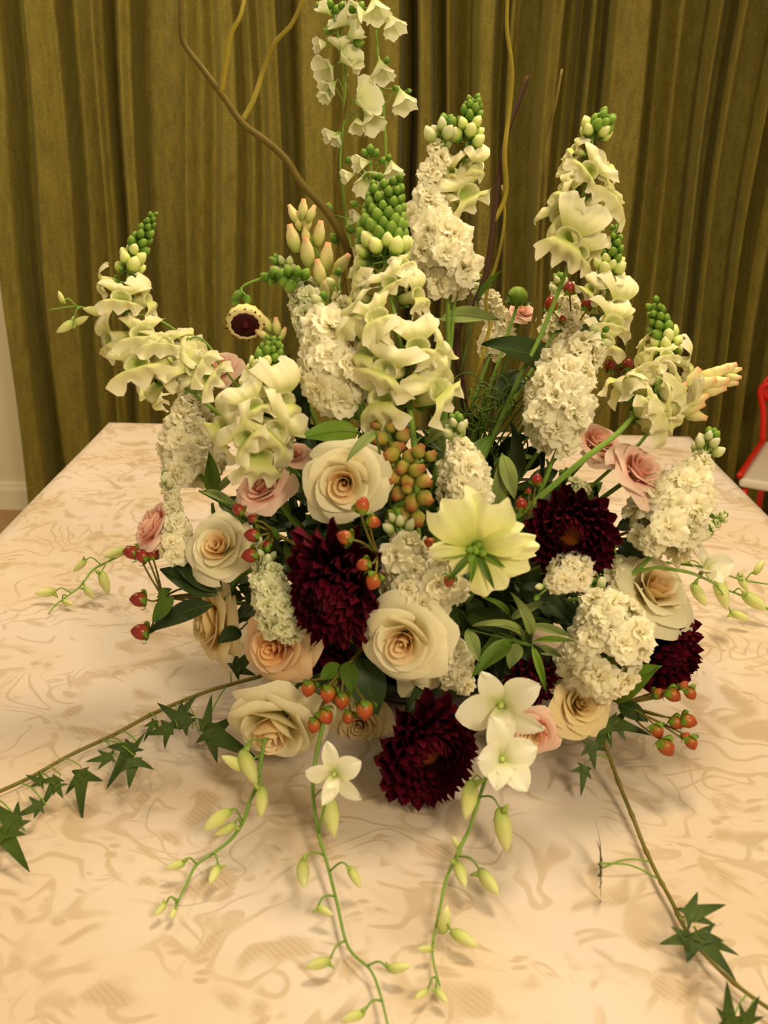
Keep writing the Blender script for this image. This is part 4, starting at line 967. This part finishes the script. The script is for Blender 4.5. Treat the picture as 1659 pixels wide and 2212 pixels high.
# ------------------------------------------------------------------ orchids
def TT(l): return [T(*p) for p in l]
orchid('white orchid spray trailing longest straight down the front of the cloth',
    [T(700, 1555, .075), T(682, 1640, .05), T(676, 1710, .032), T(688, 1800, .02), T(708, 1870, .015), T(728, 1950, .012), T(752, 2045, .010), T(800, 2095, .010), T(822, 2150, .012), T(840, 2225, .012)],
    [(722, 1670, 70, D(-.05, .25, .9), .3, .665)],
    [(714, 1762, 84, -80, .03), (655, 1888, 62, -88, .02), (766, 1895, 46, -60, .02), (702, 1968, 38, -40, .014), (686, 2082, 52, 200, .012), (862, 2090, 48, 12, .014), (762, 2196, 50, 195, .014)])
orchid('green budded orchid spray trailing towards the lower left on the cloth',
    [T(570, 1600, .06), T(556, 1690, .035), T(540, 1730, .025), T(525, 1775, .018), T(500, 1812, .014), T(465, 1840, .012), T(425, 1868, .010), T(405, 1905, .010), T(388, 1940, .010), T(378, 1965, .010)],
    [], [(538, 1658, 74, -65, .05), (508, 1648, 60, 150, .05), (565, 1732, 60, -92, .03), (468, 1772, 64, 215, .03), (486, 1792, 46, 205, .02), (462, 1890, 44, -100, .014), (378, 1870, 40, 205, .014), (346, 1965, 34, 250, .010), (374, 1972, 28, 262, .008)])
orchid('white orchid spray with two open blooms right of the front dahlia',
    [P(1092, 1500, .79), T(1078, 1600, .075), T(1050, 1680, .05), T(1030, 1740, .035), T(1012, 1795, .025), T(985, 1850, .018), T(962, 1905, .014), T(950, 1965, .012), T(936, 2030, .010), T(936, 2075, .010), T(950, 2130, .010)],
    [(1082, 1520, 100, D(-.1, .15, .9), .5, .73), (1082, 1640, 90, D(.1, .45, .8), .1, .69)],
    [(1012, 1728, 76, -100, .05), (1088, 1792, 84, -82, .03), (996, 1890, 58, -85, .02), (1056, 1905, 66, -75, .02), (1003, 2028, 60, -50, .014), (986, 1822, 34, 120, .02), (918, 2050, 34, 180, .012), (954, 2152, 38, -70, .010), (910, 2148, 34, 230, .010), (960, 1990, 60, 80, .018)])
orchid('white orchid spray reaching out of frame at the far right',
    [P(1420, 1225, .86), P(1500, 1240, .87), T(1560, 1270, .05), T(1610, 1290, .03), T(1680, 1325, .025), T(1730, 1350, .02)],
    [(1520, 1232, 62, D(.2, .7, .4), .8, .90)],
    [(1560, 1282, 66, -75, .06), (1510, 1285, 52, -60, .06), (1632, 1300, 60, -35, .03), (1598, 1330, 40, -20, .02), (1470, 1210, 40, 180, .09)])
orchid('slender orchid stem running to the right edge above the lower one',
    [P(1440, 1215, .93), P(1530, 1228, .93), T(1600, 1252, .05), T(1660, 1262, .04), T(1740, 1275, .03)], [], [(1640, 1225, 34, 60, .06), (1606, 1262, 34, -60, .04)], r=.0017)
orchid('small budded orchid spray hanging out at the left below the pink rose',
    [T(330, 1185, .10), T(285, 1190, .07), T(240, 1210, .045), T(200, 1232, .03), T(175, 1265, .022), T(145, 1288, .016), T(122, 1305, .012), T(106, 1325, .010)],
    [], [(248, 1196, 44, 200, .06), (172, 1222, 34, 225, .035), (226, 1260, 50, -70, .03), (192, 1280, 32, -50, .02), (98, 1280, 40, 185, .016), (146, 1302, 30, -40, .010)])
orchid('curling green orchid tip sticking out beyond the far left snapdragon',
    [P(460, 790, .96), P(400, 730, .97), P(340, 690, .97), P(280, 678, .97), P(220, 674, .97), P(165, 662, .97), P(105, 670, .97)],
    [], [(205, 672, 46, 170, -.965), (132, 642, 26, 110, -.965), (142, 706, 42, 215, -.965), (175, 692, 34, 25, -.965)], r=.0016)
orchid('looping pale green tendril above the hidden pink rose',
    [P(470, 780, .93), P(452, 748, .93), P(425, 728, .93), P(402, 742, .93), P(430, 765, .93), P(455, 785, .93)], [], [(396, 748, 26, 200, -.925)], r=.0014)

# ------------------------------------------------------------------ berries
berries('red berry sprig with dark leaves at the far left over the cloth', (352, 1290, .88),
    [(282, 1193, 40, 170, .885), (306, 1200, 40, 150, .88), (330, 1193, 36, 90, .88), (298, 1295, 44, 178, .87), (302, 1365, 48, 172, .87), (410, 1258, 34, 100, .87)],
    [(470, 1285, .85, 345, 1230, .87, 72, 'dark'), (460, 1305, .84, 322, 1368, .86, 62, 'dark'), (480, 1275, .85, 375, 1215, .87, 70, 'dark'), (375, 1290, .86, 330, 1345, .86, 44, 'mid'), (340, 1290, .87, 372, 1272, .87, 26, 'mid')], red=True)
berries('red berries hanging between the cream rose and the left dahlia', (590, 1150, .83),
    [(514, 1100, 34, 140, .82), (543, 1156, 40, 175, .815), (538, 1200, 42, 190, .81), (575, 1178, 28, 200, .82), (560, 1200, 28, 170, .82), (545, 1120, 26, 150, .82)],
    [(600, 1165, .83, 580, 1135, .82, 22, 'mid')])
berries('orange red berries on thin stalks in front of the large cream rose', (815, 1200, .77),
    [(783, 1090, 44, 75, .72), (808, 1128, 36, -20, .73), (744, 1160, 42, 160, .74), (784, 1220, 38, 190, .74), (806, 1256, 46, 250, .735)], red=False)
berries('cluster of orange berries with dark round leaves below the lower cream rose', (745, 1440, .78),
    [(666, 1488, 44, 260, .75), (708, 1500, 46, 265, .745), (738, 1515, 44, 270, .745), (788, 1535, 50, 270, .74), (704, 1548, 44, 300, .74), (678, 1568, 40, 260, .74), (752, 1550, 36, 250, .75)],
    [(770, 1420, .79, 815, 1545, .77, 96, 'dark'), (740, 1440, .78, 690, 1470, .76, 50, 'mid'), (750, 1430, .78, 760, 1500, .75, 46, 'mid'), (720, 1460, .78, 640, 1500, .79, 40, 'dark')], red=False)
berries('orange berry sprig reaching right below the reddish dahlia', (1340, 1520, .83),
    [(1455, 1502, 42, -35, .80), (1425, 1498, 34, 20, .81), (1492, 1498, 36, -60, .80), (1488, 1558, 44, -15, .79), (1462, 1562, 38, -40, .79), (1420, 1580, 40, -70, .78), (1440, 1615, 50, -55, .77), (1494, 1605, 38, -70, .775), (1482, 1590, 24, 60, .78), (1478, 1480, 26, 60, .80)],
    [(1330, 1510, .83, 1428, 1438, .80, 74, 'bright'), (1335, 1520, .82, 1400, 1560, .80, 46, 'dark'), (1330, 1500, .83, 1290, 1470, .84, 46, 'dark')], red=False)
berries('single red berries glowing beside the orange eyed dahlia and stock stem', (1140, 1130, .86),
    [(1160, 1035, 32, 80, .86), (1126, 1088, 34, 100, .84), (1142, 1060, 18, 90, .86)], red=True)
berries('red berries half hidden around the end on snapdragon', (960, 1190, .80),
    [(928, 1172, 32, 160, .77), (958, 1152, 28, 120, .78), (970, 1255, 34, 250, .745)], [(960, 1190, .80, 930, 1150, .79, 24, 'bright')], red=False)
berries('red berries on upright stalks at the back beside the white stock buds', (1240, 720, 1.1),
    [(1230, 622, 36, 95, 1.09), (1190, 655, 40, 100, 1.09), (1269, 656, 38, 85, 1.09), (1215, 690, 22, 90, 1.09)], red=True)
berries('pair of dark red berries behind the arching snapdragon', (1330, 850, 1.05), [(1318, 790, 34, 100, 1.05), (1356, 786, 32, 70, 1.05), (1338, 800, 20, 90, 1.05)], red=True)
berries('tiny red berry with green leaves at the far right of the stock', (1470, 1110, .90), [(1494, 1112, 22, 0, .885)], [(1480, 1105, .89, 1545, 1118, .90, 26, 'mid'), (1485, 1115, .89, 1540, 1150, .89, 26, 'mid'), (1480, 1110, .89, 1500, 1145, .88, 22, 'dark')], red=False)

# ------------------------------------------------------------------ single leafy stems that can be told apart
sprig('large glossy dark leaf standing up at the back right of centre', [(1200, 800, 1.03, 1042, 742, .99, 96, 'dark'), (1120, 800, 1.03, 1075, 880, 1.01, 60, 'dark')])
sprig('dark upright leaves behind the left white stock cluster', [(650, 960, .95, 622, 765, .97, 64, 'dark'), (640, 950, .95, 660, 850, .94, 50, 'dark')])
sprig('bright green pointed leaf lying above the large cream rose', [(775, 935, .86, 648, 945, .85, 66, 'bright')])
sprig('small grey green leaf curling over the rim of the large cream rose', [(812, 935, .80, 748, 998, .765, 30, 'sage')])
sprig('grey leaf arching sideways behind the central spike', [(945, 690, 1.06, 1078, 690, 1.02, 46, 'sage'), (1030, 650, 1.08, 1085, 583, 1.07, 18, 'mid')])
sprig('long grey green leaf bent over right of the white stock', [(1075, 1110, .87, 1085, 980, .88, 38, 'sage'), (1085, 980, .88, 1112, 1080, .86, 40, 'sage')])
sprig('cluster of sage leaves fanning out above the white orchids', [(1130, 1370, .80, 1022, 1350, .76, 36, 'sage'), (1105, 1385, .79, 1018, 1464, .75, 46, 'mid'), (1150, 1372, .80, 1104, 1280, .79, 34, 'sage'), (1150, 1395, .79, 1180, 1498, .75, 20, 'bright'), (1140, 1350, .81, 1240, 1378, .79, 22, 'sage'), (1150, 1385, .80, 1240, 1385, .79, 16, 'bright'), (1010, 1360, .79, 1035, 1432, .76, 34, 'sage'), (1100, 1330, .82, 1040, 1290, .80, 26, 'mid'), (1100, 1340, .82, 1180, 1300, .82, 24, 'sage')])
sprig('green blades beside the soft pink rose at the left', [(462, 1075, .90, 452, 975, .89, 40, 'mid'), (430, 1060, .89, 520, 1098, .86, 22, 'sage'), (470, 1065, .89, 520, 1020, .88, 22, 'sage')])
sprig('little leaves on the stalk of the drooping white stock', [(1215, 1200, .81, 1132, 1196, .79, 20, 'mid'), (1225, 1200, .81, 1150, 1218, .79, 24, 'sage'), (1230, 1205, .80, 1190, 1185, .80, 14, 'bright')])
sprig('dark leaves in the shade below the far right stock', [(1330, 1190, .93, 1425, 1195, .90, 60, 'dark'), (1330, 1140, .94, 1410, 1125, .92, 44, 'dark'), (1340, 1160, .93, 1390, 1230, .89, 50, 'dark')])
sprig('teal dark leaf at the back among the red berries', [(1235, 730, 1.14, 1318, 685, 1.13, 60, 'dark')])
sprig('leaf and stub showing between the white and peach roses', [(520, 1360, .84, 470, 1390, .82, 46, 'dark'), (640, 1040, .88, 615, 1005, .87, 26, 'mid'), (655, 1050, .87, 625, 1060, .86, 24, 'mid')])
sprig('curled grey green leaf tips behind the coppery spike', [(920, 960, .93, 985, 900, .93, 30, 'sage'), (920, 930, .95, 975, 945, .92, 26, 'mid'), (960, 980, .93, 930, 895, .94, 24, 'sage')])
sprig('pale dry bracts hanging over the dark gap by the sage leaves', [(1120, 1390, .83, 1100, 1445, .81, 40, 'sage'), (1150, 1400, .84, 1215, 1420, .82, 26, 'sage')])
# fine curled tendrils in the hollow at the back
def tangle():
    ft = FOOT+V((.05, .03, .06)); root = thing('curly_fern', 'tangle of fine curled green tendrils in the hollow behind the stock', 'foliage', ft); rd = random.Random(3)
    for k in range(26):
        c = P(rd.uniform(1000, 1130), rd.uniform(830, 980), rd.uniform(.98, 1.06)); r = rd.uniform(.010, .022); a0 = rd.uniform(0, 6); n = V((rd.uniform(-.5, .5), -1, rd.uniform(-.2, .6))).normalized(); x = n.orthogonal().normalized(); y = n.cross(x)
        pts = [ft, ft.lerp(c, .7)]+[c+(x*math.cos(a0+q*.8)+y*math.sin(a0+q*.8))*r*(1-q*.08) for q in range(7)]
        wpart('tendril', tube(smooth_path(pts, 3), .0011, .0006, 4), 'mid_leaf' if k % 2 else 'dark_stem', root)
tangle()

# ------------------------------------------------------------------ dark leafy sprigs packed between the blooms
def fillers():
    rd = random.Random(11); n = 66
    for k in range(n):
        a = k*2.39996; q = (k+.5)/n; el = math.asin(.02+.90*q); d = V((math.cos(a)*math.cos(el), math.sin(a)*math.cos(el), math.sin(el)))
        tip = FOOT+V((d.x*.205, d.y*.175, d.z*.18)); tip.z = max(tip.z, TAB+.03)
        ft = FOOT+d*.05; root = thing('leafy_sprig', 'dark green leafy sprig packed deep between the blooms', 'foliage', ft, 'dark leafy sprigs packed between the blooms')
        path = smooth_path([ft, ft.lerp(tip, .55)+V((0, 0, .008)), tip], 4); wpart('stem', tube(path, .0016, .0008, 5), 'dark_stem', root)
        x = d.orthogonal().normalized(); y = d.cross(x)
        for j in range(8):
            b = path[min(len(path)-1, 2+j*6//7)]; g = j*2.4+k; s = (x*math.cos(g)+y*math.sin(g)); e = b+(s*.9+d*.7).normalized()*rd.uniform(.045, .07)
            e.z = max(e.z, TAB+.008)
            leaf(root, b, e, rd.uniform(.010, .016), 'dark' if (j+k) % 4 else 'mid', d)
fillers()

# ------------------------------------------------------------------ ivy
ivy('ivy vine running out across the cloth to the lower left corner', [T(560, 1462, .045), T(500, 1478, .035), T(430, 1500, .022), T(330, 1542, .012), T(250, 1585, .008), T(150, 1632, .006), T(60, 1682, .006), T(-60, 1735, .006)],
    [(525, 1435, 88, 40, .045, .6), (478, 1592, 130, -20, .03, .5), (450, 1560, 80, 80, .035, .5), (385, 1555, 96, 150, .03, .6), (352, 1580, 84, 200, .025, .5), (400, 1535, 66, 60, .03, .4), (330, 1570, 50, 260, .02, .5), (268, 1632, 100, 240, .025, .5), (225, 1640, 66, 200, .02, .4), (288, 1662, 96, -80, .03, .3), (295, 1612, 50, 60, .03, .5),
     (180, 1692, 104, -70, .02, .5), (112, 1698, 74, 250, .02, .4), (82, 1688, 54, 160, .02, .5), (128, 1706, 50, -50, .02, .4), (72, 1745, 66, 200, .02, .5), (18, 1775, 110, 150, .02, .5), (14, 1818, 120, -60, .02, .5)], r=.0022)
ivy('ivy vine trailing down the cloth to the lower right corner', [T(1300, 1590, .045), T(1315, 1630, .03), T(1340, 1700, .016), T(1365, 1760, .012), T(1392, 1830, .010), T(1420, 1890, .010), T(1450, 1945, .010), T(1480, 2005, .010), T(1530, 2070, .010), T(1600, 2135, .010), T(1700, 2205, .010)],
    [(1300, 1560, 96, 110, .06, .5), (1345, 1565, 86, -10, .055, .5), (1275, 1560, 84, 200, .05, .5), (1305, 1590, 76, 250, .05, .5), (1280, 1625, 80, 280, .04, .6), (1258, 1672, 66, 245, .025, .6), (1294, 1840, 100, 110, .02, .95), (1294, 1915, 84, 265, .014, .95), (1505, 1968, 110, 30, .03, .35), (1468, 2032, 96, 205, .02, .35), (1525, 2045, 120, -70, .03, .35), (1530, 2030, 90, -20, .03, .4), (1578, 2190, 90, 80, .02, .9), (1615, 2195, 80, 70, .02, .9)], r=.0020, knots=7)
